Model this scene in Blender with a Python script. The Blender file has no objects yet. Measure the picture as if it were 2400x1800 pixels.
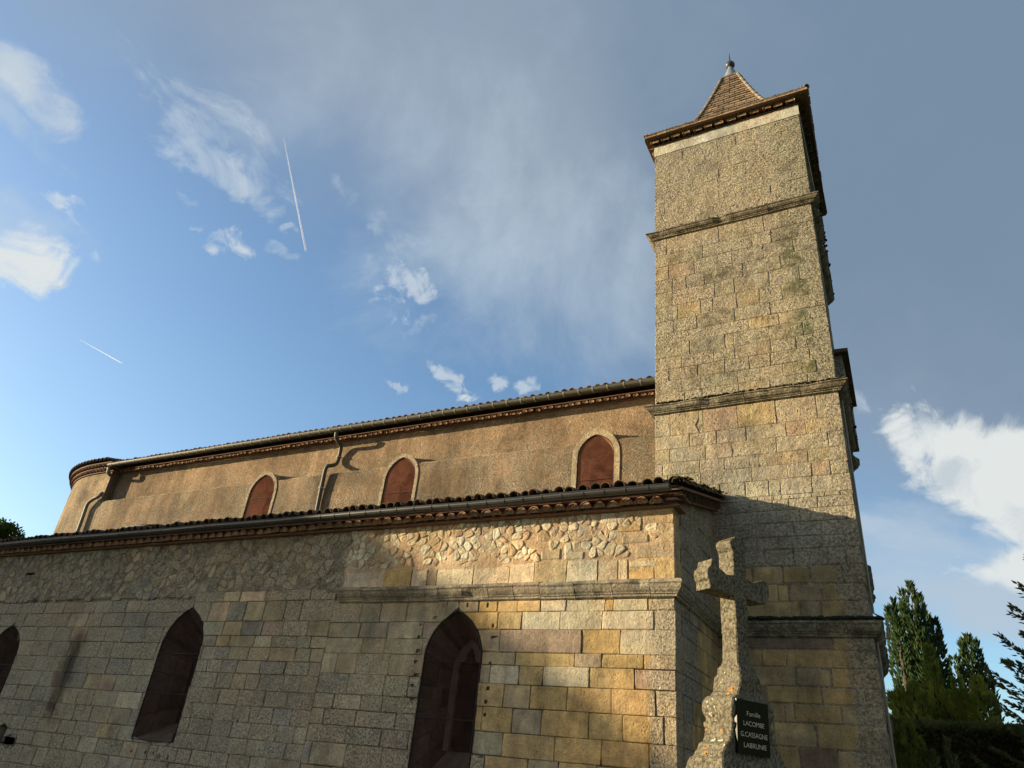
import bpy, math, random
from mathutils import Vector, Matrix, noise as mn
R = math.radians
random.seed(7)
scene = bpy.context.scene
COL = scene.collection

# ------------------------------------------------------------------ camera geometry
FL = 1675.0                                   # focal length for a 2400 px wide picture
def _n(v):
    return Vector(v).normalized()
UPV = _n((332., -2991., FL))
_a = _n((3357., -566., -FL)); XV = (_a - UPV * _a.dot(UPV)).normalized()
YV = UPV.cross(XV)
EYE = Vector((0, 0, 1.6))
def ray(px, py):
    r = Vector((px - 1200., py - 900., FL)); return Vector((r.dot(XV), r.dot(YV), r.dot(UPV)))
def onY(px, py, D):                           # where the sight line meets the upright plane Y = D
    r = ray(px, py); return EYE + r * (D / r.y)

cd = bpy.data.cameras.new('camera'); cam = bpy.data.objects.new('camera', cd); COL.objects.link(cam)
rt = Vector((XV[0], YV[0], UPV[0])); dn = Vector((XV[1], YV[1], UPV[1])); fw = Vector((XV[2], YV[2], UPV[2]))
m = Matrix((rt, -dn, -fw)).transposed().to_4x4(); m.translation = EYE
cam.matrix_world = m
cd.sensor_width = 36; cd.sensor_fit = 'HORIZONTAL'; cd.lens = FL / 2400 * 36; cd.clip_end = 20000; cd.clip_start = .05
scene.camera = cam

# ------------------------------------------------------------------ sun, sky, exposure
SUNV = Vector((-2.6, -1.0, 0.50)).normalized()          # towards the sun
SUN_EL = math.asin(SUNV.z)
sl = bpy.data.lights.new('sun', 'SUN'); so = bpy.data.objects.new('sun', sl); COL.objects.link(so)
sl.energy = 4.8; sl.angle = R(.53); sl.color = (1, .82, .55)
so.rotation_euler = SUNV.to_track_quat('Z', 'Y').to_euler(); so.location = (-30, -12, 20)
scene.view_settings.view_transform = 'Standard'; scene.view_settings.look = 'None'
scene.view_settings.exposure = 1.2; scene.view_settings.gamma = 1; scene.view_settings.use_curve_mapping = False
scene.cycles.max_bounces = 5; scene.cycles.transparent_max_bounces = 12
scene.cycles.use_denoising = True

class NT:
    def __init__(s, tree): s.t = tree; s.t.nodes.clear()
    def n(s, kind, inputs=None, **kw):
        nd = s.t.nodes.new(kind)
        for k, v in kw.items(): setattr(nd, k, v)
        for k, v in (inputs or {}).items():
            sk = nd.inputs[k]
            if isinstance(v, bpy.types.NodeSocket): s.t.links.new(v, sk)
            elif v is not None:
                try: sk.default_value = v
                except Exception: sk.default_value = (v, v, v, 1) if not hasattr(v, '__len__') else tuple(v) + (1,)
        return nd
    def math(s, op, a, b=None, c=None, clamp=False):
        nd = s.n('ShaderNodeMath', {0: a, 1: b, 2: c}, operation=op, use_clamp=clamp); return nd.outputs[0]
    def vm(s, op, a, b=None):
        nd = s.n('ShaderNodeVectorMath', {0: a, 1: b}, operation=op)
        return nd.outputs['Value'] if op in ('DOT_PRODUCT', 'LENGTH', 'DISTANCE') else nd.outputs[0]
    def scale(s, a, k):
        nd = s.n('ShaderNodeVectorMath', {0: a}, operation='SCALE'); nd.inputs['Scale'].default_value = k; return nd.outputs[0]
    def mix(s, f, a, b, mode='MIX'):
        nd = s.n('ShaderNodeMix', data_type='RGBA', blend_type=mode)
        for i, v in ((0, f), (6, a), (7, b)):
            if isinstance(v, bpy.types.NodeSocket): s.t.links.new(v, nd.inputs[i])
            else: nd.inputs[i].default_value = v if i == 0 else (tuple(v) + (1,))[:4]
        return nd.outputs[2]
    def noise(s, vec, sc, det=4, rough=.55, dist=0., out=0):
        return s.n('ShaderNodeTexNoise', {'Vector': vec, 'Scale': sc, 'Detail': det, 'Roughness': rough, 'Distortion': dist}).outputs[out]
    def rng(s, v, a, b, c=0., d=1., smooth=True):
        nd = s.n('ShaderNodeMapRange', {0: v, 1: a, 2: b, 3: c, 4: d}); nd.interpolation_type = 'SMOOTHSTEP' if smooth else 'LINEAR'
        return nd.outputs[0]

world = bpy.data.worlds.new('World'); scene.world = world; world.use_nodes = True
W = NT(world.node_tree)
sky = W.n('ShaderNodeTexSky', sky_type='NISHITA', sun_disc=False, sun_elevation=SUN_EL,
          sun_rotation=math.atan2(SUNV.x, SUNV.y), altitude=100, air_density=1.0, dust_density=1.2, ozone_density=3.0)
geo = W.n('ShaderNodeTexCoord').outputs['Generated']
nrmd = W.vm('NORMALIZE', geo)
SK = 1.0                                                # cloud radiance unit (before the background strength)
def dirpx(px, py): return ray(px, py).normalized()
warp = W.n('ShaderNodeTexNoise', {'Vector': nrmd, 'Scale': 5.0, 'Detail': 6., 'Roughness': .6}).outputs[1]
warpv = W.vm('SUBTRACT', warp, (.5, .5, .5))
def patch(px, py, rx, ry, rot, nsc, lo, hi, wamp=.18, stretch=None, soft=.9):
    """one cloud: an ellipse of sky round a direction, broken up by noise"""
    c = dirpx(px, py)
    ex = (dirpx(px + 40, py) - c).normalized(); ey = (dirpx(px, py + 40) - c).normalized()
    a = R(rot); e1 = ex * math.cos(a) + ey * math.sin(a); e2 = ey * math.cos(a) - ex * math.sin(a)
    k = (dirpx(px + 40, py) - c).length / 40
    d = W.vm('SUBTRACT', W.vm('ADD', nrmd, W.scale(warpv, wamp)), tuple(c))
    u = W.math('DIVIDE', W.vm('DOT_PRODUCT', d, tuple(e1)), rx * k)
    v = W.math('DIVIDE', W.vm('DOT_PRODUCT', d, tuple(e2)), ry * k)
    q = W.math('SQRT', W.math('ADD', W.math('MULTIPLY', u, u), W.math('MULTIPLY', v, v)))
    fall = W.rng(q, 1.15, 1.15 - soft)
    if stretch is None: nv = nrmd
    else:
        nv = W.n('ShaderNodeCombineXYZ', {0: W.math('MULTIPLY', W.vm('DOT_PRODUCT', nrmd, tuple(e1)), stretch), 1: W.vm('DOT_PRODUCT', nrmd, tuple(e2)), 2: px * .013}).outputs[0]
    nz = W.noise(nv, nsc, 8, .62, .6)
    s = W.math('ADD', nz, W.math('MULTIPLY', W.math('SUBTRACT', fall, 1.0), .30))
    return W.math('MULTIPLY', W.rng(s, lo, hi), W.rng(fall, 0, .35))
skyc = W.mix(1.0, sky.outputs[0], (1.02, .99, .93), 'MULTIPLY')
SKYBASE = skyc
# thin grey veil over the upper and right sky, its edge a great circle
d1 = dirpx(60, 150); d2 = dirpx(1380, 840); nv = d1.cross(d2).normalized()
if nv.dot(dirpx(1400, 100)) < 0: nv = -nv
vs = W.math('ADD', W.vm('DOT_PRODUCT', nrmd, tuple(nv)), W.math('MULTIPLY', W.math('SUBTRACT', W.noise(nrmd, 3.2, 8, .6, .5), .5), .22))
veil = W.rng(vs, -.10, .22)
veil = W.math('MULTIPLY', veil, W.rng(W.noise(nrmd, 2.0, 5, .5, .4), .2, .6, .72, .96))
VEILC = W.mix(W.rng(W.noise(nrmd, 1.6, 6, .55, .3), .35, .62), (.97, 1.23, 1.57), (1.28, 1.52, 1.84))
VEILC = W.mix(W.rng(W.math('ADD', W.vm('DOT_PRODUCT', nrmd, tuple(dirpx(2500, 150))), W.math('MULTIPLY', W.math('SUBTRACT', W.noise(nrmd, 2.2, 5, .6), .5), .3)), .78, 1.0), VEILC, (.66, .95, 1.30))
c1 = W.mix(veil, skyc, VEILC)
WHITE = (2.65, 2.78, 2.76); PALE = (1.9, 2.2, 2.5); MILK = (1.62, 2.0, 2.36)
def lay_cloud(base, mask, colr, amt): return W.mix(W.math('MULTIPLY', mask, amt), base, colr)
c1 = lay_cloud(c1, patch(1180, 520, 950, 430, 36, 3.0, .22, .74, wamp=.35, soft=1.1), MILK, .95)
c1 = lay_cloud(c1, patch(1180, 500, 190, 90, 40, 12, .38, .66), PALE, .28)
c1 = lay_cloud(c1, patch(1000, 640, 260, 120, 42, 7, .36, .68), MILK, .55)
c1 = lay_cloud(c1, patch(10, 170, 280, 150, 25, 13, .36, .66), PALE, .95)
c1 = lay_cloud(c1, patch(-10, 170, 150, 110, 25, 17, .38, .62), WHITE, .6)
c1 = lay_cloud(c1, patch(20, 300, 200, 80, 30, 12, .36, .7), PALE, .5)
c1 = lay_cloud(c1, patch(20, 560, 330, 190, -18, 5, .34, .75), PALE, .55)
c1 = lay_cloud(c1, patch(30, 610, 260, 150, -22, 14, .36, .62), WHITE, .95)
c1 = lay_cloud(c1, patch(175, 495, 110, 60, -15, 19, .38, .64), WHITE, .75)
c1 = lay_cloud(c1, patch(70, 682, 60, 16, -8, 14, .34, .62), PALE, .8)
c1 = lay_cloud(c1, patch(530, 300, 300, 120, 38, 15, .37, .60, stretch=.55), PALE, .62)
c1 = lay_cloud(c1, patch(480, 340, 180, 70, 30, 18, .38, .62, stretch=.6), PALE, .6)
c1 = lay_cloud(c1, patch(585, 400, 120, 70, 55, 18, .38, .62), PALE, .6)
c1 = lay_cloud(c1, patch(430, 440, 60, 30, 40, 24, .40, .66), PALE, .5)
c1 = lay_cloud(c1, patch(510, 560, 160, 75, 20, 22, .40, .62), WHITE, .75)
c1 = lay_cloud(c1, patch(650, 560, 80, 30, 10, 20, .38, .66), PALE, .5)
c1 = lay_cloud(c1, patch(662, 506, 30, 16, 0, 26, .34, .60), PALE, .5)
c1 = lay_cloud(c1, patch(945, 668, 115, 60, 48, 24, .39, .60), PALE, .85)
c1 = lay_cloud(c1, patch(870, 530, 150, 50, 42, 12, .36, .66), PALE, .42)
c1 = lay_cloud(c1, patch(970, 755, 60, 24, 20, 20, .36, .66), PALE, .5)
c1 = lay_cloud(c1, patch(1060, 855, 110, 46, 30, 22, .40, .58), PALE, .85)
c1 = lay_cloud(c1, patch(1108, 902, 46, 20, -20, 26, .36, .58), WHITE, .8)
c1 = lay_cloud(c1, patch(1172, 862, 48, 34, 20, 22, .36, .58), PALE, .8)
c1 = lay_cloud(c1, patch(1245, 882, 55, 38, 20, 22, .36, .58), PALE, .8)
c1 = lay_cloud(c1, patch(955, 868, 50, 24, 20, 26, .40, .62), PALE, .6)
c1 = lay_cloud(c1, patch(2290, 1330, 560, 210, 4, 5, .12, .52, .16, .4), (1.62, 1.98, 2.35), .92)
c1 = lay_cloud(c1, patch(2060, 1240, 160, 60, 2, 10, .32, .60, .10, .4), PALE, .5)
c1 = lay_cloud(c1, patch(2350, 1110, 370, 215, 32, 8, .27, .46, .14), WHITE, 1.)
c1 = lay_cloud(c1, patch(2190, 1020, 190, 110, 45, 11, .29, .46, .12), WHITE, .95)
c1 = lay_cloud(c1, patch(2390, 1330, 220, 115, -5, 11, .27, .48, .12), WHITE, .95)
c1 = lay_cloud(c1, patch(2330, 1150, 260, 130, 20, 11, .38, .62, .12), (1.75, 2.0, 2.25), .8)
c1 = lay_cloud(c1, patch(2040, 950, 110, 40, 15, 14, .36, .62), PALE, .6)
# beyond the frame the same broken cloud goes on thinly
rest = W.rng(W.noise(nrmd, 2.6, 8, .6, .6), .60, .80)
vis = W.rng(W.vm('DOT_PRODUCT', nrmd, tuple(dirpx(1200, 900))), .62, .45)
c1 = lay_cloud(c1, W.math('MULTIPLY', rest, vis), PALE, .6)
bg = W.n('ShaderNodeBackground', {'Color': c1, 'Strength': .125})
wo = W.n('ShaderNodeOutputWorld', {'Surface': bg.outputs[0]})

# ------------------------------------------------------------------ materials
def newmat(name):
    mt = bpy.data.materials.new(name); mt.use_nodes = True; return mt, NT(mt.node_tree)
def finish(T, col, rough=.9, bump=None, dist=.01, strength=1., metallic=0., spec=.3, nrm=None):
    b = T.n('ShaderNodeBsdfPrincipled', {'Base Color': col, 'Roughness': rough, 'Metallic': metallic, 'Specular IOR Level': spec})
    if bump is not None:
        bn = T.n('ShaderNodeBump', {'Height': bump, 'Distance': dist, 'Strength': strength}); T.t.links.new(bn.outputs[0], b.inputs['Normal'])
    o = T.n('ShaderNodeOutputMaterial', {'Surface': b.outputs[0]}); return b
def masonry(name, bump_amt=1., pits=1., fs=1., dark=1., pale=(.50, .44, .32)):
    mt, T = newmat(name)
    P = T.n('ShaderNodeNewGeometry').outputs['Position']
    at = T.n('ShaderNodeAttribute', attribute_name='Col'); base = at.outputs['Color']; al = at.outputs['Alpha']
    nA = T.noise(P, 5.5, 8, .65); nB = T.noise(P, 30. * fs, 4, .7); nC = T.noise(P, 12. * fs, 5, .7, .5); nD = T.noise(P, 1.7, 6, .65); nF = T.noise(P, 64. * fs, 3, .6)
    g1 = T.rng(nA, .3, .7, .70, 1.26, False)
    c = T.mix(1., base, T.n('ShaderNodeCombineColor', {0: g1, 1: g1, 2: T.rng(nA, .3, .7, .72, 1.16, False)}).outputs[0], 'MULTIPLY')
    g = T.rng(T.math('ADD', T.math('MULTIPLY', nB, .65), T.math('MULTIPLY', nF, .35)), .39, .61, .58, 1.38, False)
    g = T.math('ADD', 1.0, T.math('MULTIPLY', T.math('SUBTRACT', g, 1.0), T.math('ADD', T.math('MULTIPLY', al, .75), .30, clamp=True)))
    c = T.mix(1., c, T.n('ShaderNodeCombineColor', {0: g, 1: g, 2: g}).outputs[0], 'MULTIPLY')
    # weather: run-off streaks and broad patches that cross the joints
    ps = T.n('ShaderNodeMapping', {'Vector': P, 'Scale': (2.6, 2.6, .38)}).outputs[0]
    stk = T.math('MULTIPLY', T.rng(T.noise(ps, 1., 6, .65, .4), .36, .64, .70, 1.12, False), T.rng(T.noise(P, .9, 6, .7, .4), .38, .62, .74, 1.16, False))
    stk = T.math('MULTIPLY', stk, dark)
    c = T.mix(1., c, T.n('ShaderNodeCombineColor', {0: stk, 1: stk, 2: stk}).outputs[0], 'MULTIPLY')
    wm = T.rng(T.noise(P, .55, 5, .6, .3), .38, .62)
    c = T.mix(1., c, T.mix(wm, (.93, .98, 1.04), (1.08, 1.0, .90)), 'MULTIPLY')
    # lichen: grey film, then pale and black spots
    th = T.math('SUBTRACT', 1.02, T.math('MULTIPLY', al, .92))
    film = T.rng(T.math('SUBTRACT', T.math('ADD', T.math('MULTIPLY', nC, .45), T.math('MULTIPLY', nA, .75)), th), -.12, .12)
    lc = T.mix(T.rng(T.noise(P, 27. * fs, 4, .75), .40, .60), (.155 * dark, .130 * dark, .090 * dark), pale)
    c = T.mix(T.math('MULTIPLY', film, .70), c, lc)
    v = T.n('ShaderNodeTexVoronoi', {'Vector': P, 'Scale': 13. * fs}).outputs['Distance']
    sp = T.math('MULTIPLY', T.rng(T.math('ADD', v, T.math('MULTIPLY', nB, .25)), .38, .27), T.rng(T.noise(P, 2.3, 4, .6), .50, .60))
    c = T.mix(T.math('MULTIPLY', T.math('MULTIPLY', sp, al), .8), c, tuple(x * 1.22 for x in pale))
    dk = T.math('MULTIPLY', T.rng(nD, .50, .66), al)
    c = T.mix(T.math('MULTIPLY', dk, .5), c, (.12, .105, .08))
    vp = T.n('ShaderNodeTexVoronoi', {'Vector': P, 'Scale': 22. * fs}).outputs['Distance']
    pit = T.math('MULTIPLY', T.rng(vp, .30, .14), T.rng(T.noise(P, 4., 3, .6), .48, .58))
    c = T.mix(T.math('MULTIPLY', pit, .5 * pits), c, (.05, .038, .025))
    h = T.math('ADD', T.math('MULTIPLY', nC, 1.6), T.math('ADD', T.math('MULTIPLY', nB, 1.3), T.math('MULTIPLY', nF, .5)))
    h = T.math('SUBTRACT', h, T.math('MULTIPLY', pit, .9 * pits))
    st = T.math('ADD', T.math('MULTIPLY', al, .9), .28, clamp=True)
    finish(T, c, .93, h, .024 * bump_amt, st, spec=.15)
    return mt
M = {}
M['stone'] = masonry('old_limestone', 1.0)
M['rough_stone'] = masonry('rough_limestone', 1.9, 1.5, .85)
M['mortar'] = masonry('lime_mortar', 1.3)
M['monument'] = masonry('lichened_monument_stone', .26, 1., 1.9, .42, (.25, .225, .15))

def plaster():
    mt, T = newmat('roughcast_render')
    P = T.n('ShaderNodeNewGeometry').outputs['Position']
    at = T.n('ShaderNodeAttribute', attribute_name='Col'); base = at.outputs['Color']; al = at.outputs['Alpha']
    nA = T.noise(P, 1.3, 7, .6); nB = T.noise(P, 15., 5, .7, 1.4); nC = T.noise(P, 60., 3, .6)
    g = T.rng(nA, .3, .7, .78, 1.16, False)
    c = T.mix(1., base, T.n('ShaderNodeCombineColor', {0: g, 1: g, 2: g}).outputs[0], 'MULTIPLY')
    g2 = T.rng(nB, .34, .66, .66, 1.28, False)
    c = T.mix(1., c, T.n('ShaderNodeCombineColor', {0: g2, 1: g2, 2: g2}).outputs[0], 'MULTIPLY')
    n2 = T.noise(P, 2.4, 8, .65)
    film = T.rng(T.math('ADD', n2, T.math('MULTIPLY', al, .5)), .60, .80)
    lc = T.mix(T.rng(T.noise(P, 24., 4, .75), .42, .6), (.17, .13, .085), (.42, .36, .25))
    c = T.mix(T.math('MULTIPLY', film, .75), c, lc)
    ps = T.n('ShaderNodeMapping', {'Vector': P, 'Scale': (1.5, 1.5, .3)}).outputs[0]
    stk = T.math('MULTIPLY', T.rng(T.noise(ps, 1., 6, .65, .4), .38, .62, .66, 1.1, False), T.rng(T.noise(P, .6, 7, .7, .5), .40, .60, .72, 1.16, False))
    c = T.mix(1., c, T.n('ShaderNodeCombineColor', {0: stk, 1: stk, 2: stk}).outputs[0], 'MULTIPLY')
    h = T.math('ADD', T.math('MULTIPLY', nB, 1.6), T.math('MULTIPLY', nC, .5))
    finish(T, c, .95, h, .05, 1., spec=.1)
    return mt
M['plaster'] = plaster()

def simple(name, col, rough=.8, var=.25, sc=8., bump=0., bsc=20., metallic=0., spec=.3, col2=None, c2sc=3., lo=.5, hi=.65, objrnd=0.):
    mt, T = newmat(name)
    P = T.n('ShaderNodeNewGeometry').outputs['Position']
    g = T.rng(T.noise(P, sc, 6, .6), .25, .75, 1 - var, 1 + var, False)
    if objrnd:
        g = T.math('MULTIPLY', g, T.rng(T.n('ShaderNodeObjectInfo').outputs['Random'], 0, 1, 1 - objrnd, 1 + objrnd, False))
    c = T.mix(1., col, T.n('ShaderNodeCombineColor', {0: g, 1: g, 2: g}).outputs[0], 'MULTIPLY')
    if col2 is not None:
        c = T.mix(T.rng(T.noise(P, c2sc, 7, .7), lo, hi), c, col2)
    finish(T, c, rough, T.noise(P, bsc, 5, .65) if bump else None, bump, 1., metallic, spec)
    return mt
M['tile'] = simple('fired_clay_tile', (.22, .11, .062), .9, .45, 9., .008, 40., col2=(.10, .085, .055), c2sc=9., lo=.48, hi=.62, objrnd=.3)
M['tile_pale'] = simple('pale_clay_tile', (.36, .185, .10), .9, .35, 9., .008, 40., col2=(.17, .11, .07), c2sc=7., lo=.5, hi=.64, objrnd=.25)
M['tile_dark'] = simple('mossy_clay_tile', (.13, .075, .045), .95, .5, 12., .012, 30., col2=(.06, .055, .03), c2sc=6., lo=.42, hi=.58, objrnd=.3)
M['spire_tile'] = simple('old_flat_tile', (.22, .15, .088), .95, .45, 6., .01, 35., col2=(.12, .10, .07), c2sc=14., lo=.5, hi=.6, objrnd=.35)
M['band'] = simple('reddish_brick_band', (.17, .10, .065), .9, .3, 12., .006, 40.)
M['zinc'] = simple('weathered_zinc_gutter', (.075, .072, .052), .6, .2, 3., metallic=.0, spec=.35)
M['zinc_dark'] = simple('dark_zinc_gutter', (.045, .044, .042), .45, .3, 3., metallic=.2, spec=.5)
M['bracket'] = simple('pale_gutter_bracket', (.26, .24, .17), .6, .2, 3., metallic=.0, spec=.35)
M['pipe_grey'] = simple('grey_pipe', (.16, .145, .115), .6, .2, 4.)
M['lead'] = simple('lead_cap', (.24, .25, .26), .5, .2, 5., metallic=.3)
M['lead_dark'] = simple('dark_lead', (.07, .075, .08), .45, .2, 5., metallic=.3)
M['iron'] = simple('dark_iron', (.012, .009, .008), .7, .3, 20., spec=.3)
M['rust_iron'] = simple('rusty_frame', (.06, .022, .015), .8, .3, 20., spec=.3)
M['moss'] = simple('yellow_green_moss', (.085, .075, .016), 1., .5, 20., .02, 60., col2=(.04, .032, .012), c2sc=9., lo=.42, hi=.56)
M['dark_moss'] = simple('dark_moss', (.022, .024, .009), 1., .5, 20., .02, 60.)
M['glass'] = simple('dark_leaded_glass', (.006, .006, .007), .6, .3, 6., spec=.15)
M['reveal'] = simple('reveal_stone', (.26, .20, .15), .95, .45, 4., .01, 25.)
M['reveal_nave'] = simple('reveal_render', (.40, .25, .16), .95, .3, 5., .01, 25.)
M['bark'] = simple('bark', (.07, .05, .035), .95, .4, 9., .03, 14.)
M['earth'] = simple('churchyard_gravel', (.22, .19, .14), 1., .3, 3., .02, 30., col2=(.07, .10, .03), c2sc=.6, lo=.48, hi=.56)
M['lawn'] = simple('rough_grass', (.05, .075, .02), 1., .4, 1.2, .03, 30., col2=(.11, .10, .04), c2sc=.5, lo=.5, hi=.7)
M['house_wall'] = simple('house_render', (.45, .38, .28), .95, .15, 2., .01, 20.)
M['shutter'] = simple('painted_shutter', (.12, .17, .18), .7, .15, 5.)
def mesh_screen(name, colr, op, glint):
    mt, T = newmat(name)
    P = T.n('ShaderNodeNewGeometry').outputs['Position']
    n = T.noise(P, 3.2, 6, .6, 1.)
    d = T.n('ShaderNodeBsdfDiffuse', {'Color': T.mix(T.rng(n, .35, .7), colr, tuple(x * 1.6 for x in colr))})
    tr = T.n('ShaderNodeBsdfTransparent')
    mx = T.n('ShaderNodeMixShader', {0: T.rng(n, .3, .7, op - .06, op + .06, False), 1: tr.outputs[0], 2: d.outputs[0]})
    T.n('ShaderNodeOutputMaterial', {'Surface': mx.outputs[0]}); return mt
M['screen'] = mesh_screen('brown_wire_mesh', (.032, .017, .013), .46, 0)
M['screen_red'] = mesh_screen('red_brown_wire_mesh', (.12, .048, .030), .46, 0)
def foliage(name, c1, c2, tr=.25):
    mt, T = newmat(name)
    P = T.n('ShaderNodeNewGeometry').outputs['Position']
    n = T.noise(P, 1.3, 5, .65)
    c = T.mix(T.rng(n, .38, .62), c1, c2)
    d = T.n('ShaderNodeBsdfDiffuse', {'Color': c}); t = T.n('ShaderNodeBsdfTranslucent', {'Color': c})
    mx = T.n('ShaderNodeMixShader', {0: tr, 1: d.outputs[0], 2: t.outputs[0]})
    T.n('ShaderNodeOutputMaterial', {'Surface': mx.outputs[0]}); return mt
M['leaf_dark'] = foliage('dark_conifer', (.045, .08, .038), (.11, .16, .055))
M['leaf_yellow'] = foliage('yellow_green_conifer', (.20, .24, .05), (.42, .42, .08))
M['leaf_fir'] = foliage('olive_fir', (.13, .16, .06), (.27, .25, .10))
M['leaf_tree'] = foliage('broadleaf', (.04, .075, .015), (.085, .11, .02), .35)
def veilmat():
    mt, T = newmat('ice_cloud_trail')
    e1 = T.n('ShaderNodeBsdfDiffuse', {'Color': (.85, .88, .9, 1)}); e2 = T.n('ShaderNodeBsdfTranslucent', {'Color': (.85, .88, .9, 1)}); e = T.n('ShaderNodeMixShader', {0: .5, 1: e1.outputs[0], 2: e2.outputs[0]})
    t = T.n('ShaderNodeBsdfTransparent')
    u = T.n('ShaderNodeAttribute', attribute_name='Col').outputs['Alpha']
    mx = T.n('ShaderNodeMixShader', {0: u, 1: t.outputs[0], 2: e.outputs[0]})
    T.n('ShaderNodeOutputMaterial', {'Surface': mx.outputs[0]}); return mt
M['trail'] = veilmat()

# ------------------------------------------------------------------ helpers
class MB:
    def __init__(s): s.v = []; s.f = []; s.c = []; s.cur = (.4, .35, .27, .5)
    def vert(s, p, c=None): s.v.append(tuple(p)); s.c.append(c or s.cur); return len(s.v) - 1
    def face(s, *i): s.f.append(tuple(i))
    def quad(s, a, b, c, d): i = [s.vert(p) for p in (a, b, c, d)]; s.f.append(tuple(i))
    def poly(s, pts): s.f.append(tuple(s.vert(p) for p in pts))
    def box(s, x0, x1, y0, y1, z0, z1):
        p = [s.vert((x, y, z)) for z in (z0, z1) for y in (y0, y1) for x in (x0, x1)]
        for q in ((0, 2, 3, 1), (4, 5, 7, 6), (0, 1, 5, 4), (2, 6, 7, 3), (0, 4, 6, 2), (1, 3, 7, 5)): s.f.append(tuple(p[k] for k in q))
    def grid(s, rows, close=False):            # rows of points -> quads
        idx = [[s.vert(p) for p in r] for r in rows]
        for a, b in zip(idx, idx[1:]):
            n = len(a)
            for k in range(n if close else n - 1): s.f.append((a[k], a[(k + 1) % n], b[(k + 1) % n], b[k]))
        return idx
    def tube(s, pts, r, seg=10, caps=True, closed=False):
        pts = [Vector(p) for p in pts]; rows = []; n = len(pts); prev = None
        for i, p in enumerate(pts):
            t = (pts[min(i + 1, n - 1)] - pts[max(i - 1, 0)]).normalized()
            if prev is None:
                a = Vector((0, 0, 1)) if abs(t.z) < .9 else Vector((1, 0, 0)); u = t.cross(a).normalized()
            else: u = (prev - t * prev.dot(t)).normalized()
            prev = u; w = t.cross(u); rr = r[i] if hasattr(r, '__len__') else r
            rows.append([p + (u * math.cos(2 * math.pi * k / seg) + w * math.sin(2 * math.pi * k / seg)) * rr for k in range(seg)])
        idx = s.grid(rows, True)
        if caps: s.f.append(tuple(reversed(idx[0]))); s.f.append(tuple(idx[-1]))
    def join(s, o):
        b = len(s.v); s.v += o.v; s.c += o.c; s.f += [tuple(i + b for i in f) for f in o.f]
    def build(s, name, mat, parent=None, kind=None, smooth=False, label=None, cat=None, group=None):
        me = bpy.data.meshes.new(name); me.from_pydata(s.v, [], s.f)
        at = me.color_attributes.new('Col', 'FLOAT_COLOR', 'POINT')
        at.data.foreach_set('color', [x for c in s.c for x in c])
        me.materials.append(mat if not isinstance(mat, str) else M[mat])
        if smooth: me.polygons.foreach_set('use_smooth', [True] * len(me.polygons))
        me.update()
        o = bpy.data.objects.new(name, me); COL.objects.link(o)
        if parent is not None:
            o.parent = parent; o.matrix_parent_inverse = PINV.get(parent.name, Matrix())
        if kind: o['kind'] = kind
        if label: o['label'] = label
        if cat: o['category'] = cat
        if group: o['group'] = group
        return o
PINV = {}
def thing(name, loc, label, cat, group=None, kind=None):
    o = bpy.data.objects.new(name, None); COL.objects.link(o); o.location = loc
    PINV[o.name] = Matrix.Translation(loc).inverted()
    o['label'] = label; o['category'] = cat
    if group: o['group'] = group
    return o
def nz(x, y, z=0.): return mn.noise(Vector((x, y, z)))
rnd = random.uniform
def smooth01(x): x = max(0., min(1., x)); return x * x * (3 - 2 * x)

# wall planes: (u, v, d) -> world, d is the distance out of the wall
AY, TY, NY, NYU = 10.0, 12.46, 13.0, 13.28
CX = -2.84                                            # aisle corner
TX0, TX1 = -3.90, -0.50
PF = lambda Y: (lambda u, v, d: (u, Y - d, v))
P_aisle = PF(AY); P_tower = PF(TY); P_nave = PF(NY); P_naveu = PF(NYU)
P_ret = lambda u, v, d: (CX + d, u, v)               # u = Y
P_tside = lambda u, v, d: (TX1 + d - .03 * (u - TY), u, v)

class Arch:
    def __init__(s, uc, w, z0, zs, za): s.uc, s.w, s.z0, s.zs, s.za = uc, w, z0, zs, za; h = za - zs; s.c = (h * h - w * w) / (2 * w); s.R = w + s.c
    def hw(s, z):
        if z <= s.z0 or z >= s.za: return 0.
        if z <= s.zs: return s.w
        return max(0., math.sqrt(max(0, s.R ** 2 - (z - s.zs) ** 2)) - s.c)
    def outline(s, n=9, grow=0., zlow=None):          # closed outline: sill left, jambs, arcs
        zl = s.z0 if zlow is None else zlow; w = s.w + grow; za = s.za + grow * 1.25; h = za - s.zs
        c = (h * h - w * w) / (2 * w); Rr = w + c; P = [(s.uc - w, zl)]
        for k in range(n + 1):
            a = math.asin(h / Rr) * k / n; P.append((s.uc + c - Rr * math.cos(a), s.zs + Rr * math.sin(a)))
        for k in range(n - 1, -1, -1):
            a = math.asin(h / Rr) * k / n; P.append((s.uc - c + Rr * math.cos(a), s.zs + Rr * math.sin(a)))
        P.append((s.uc + w, zl)); return P
class Slot:
    def __init__(s, u0, u1, z0, z1): s.uc = (u0 + u1) / 2; s.w = (u1 - u0) / 2; s.z0, s.za = z0, z1; s.zs = z1
    def hw(s, z): return s.w if s.z0 < z < s.za else 0.

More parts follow.
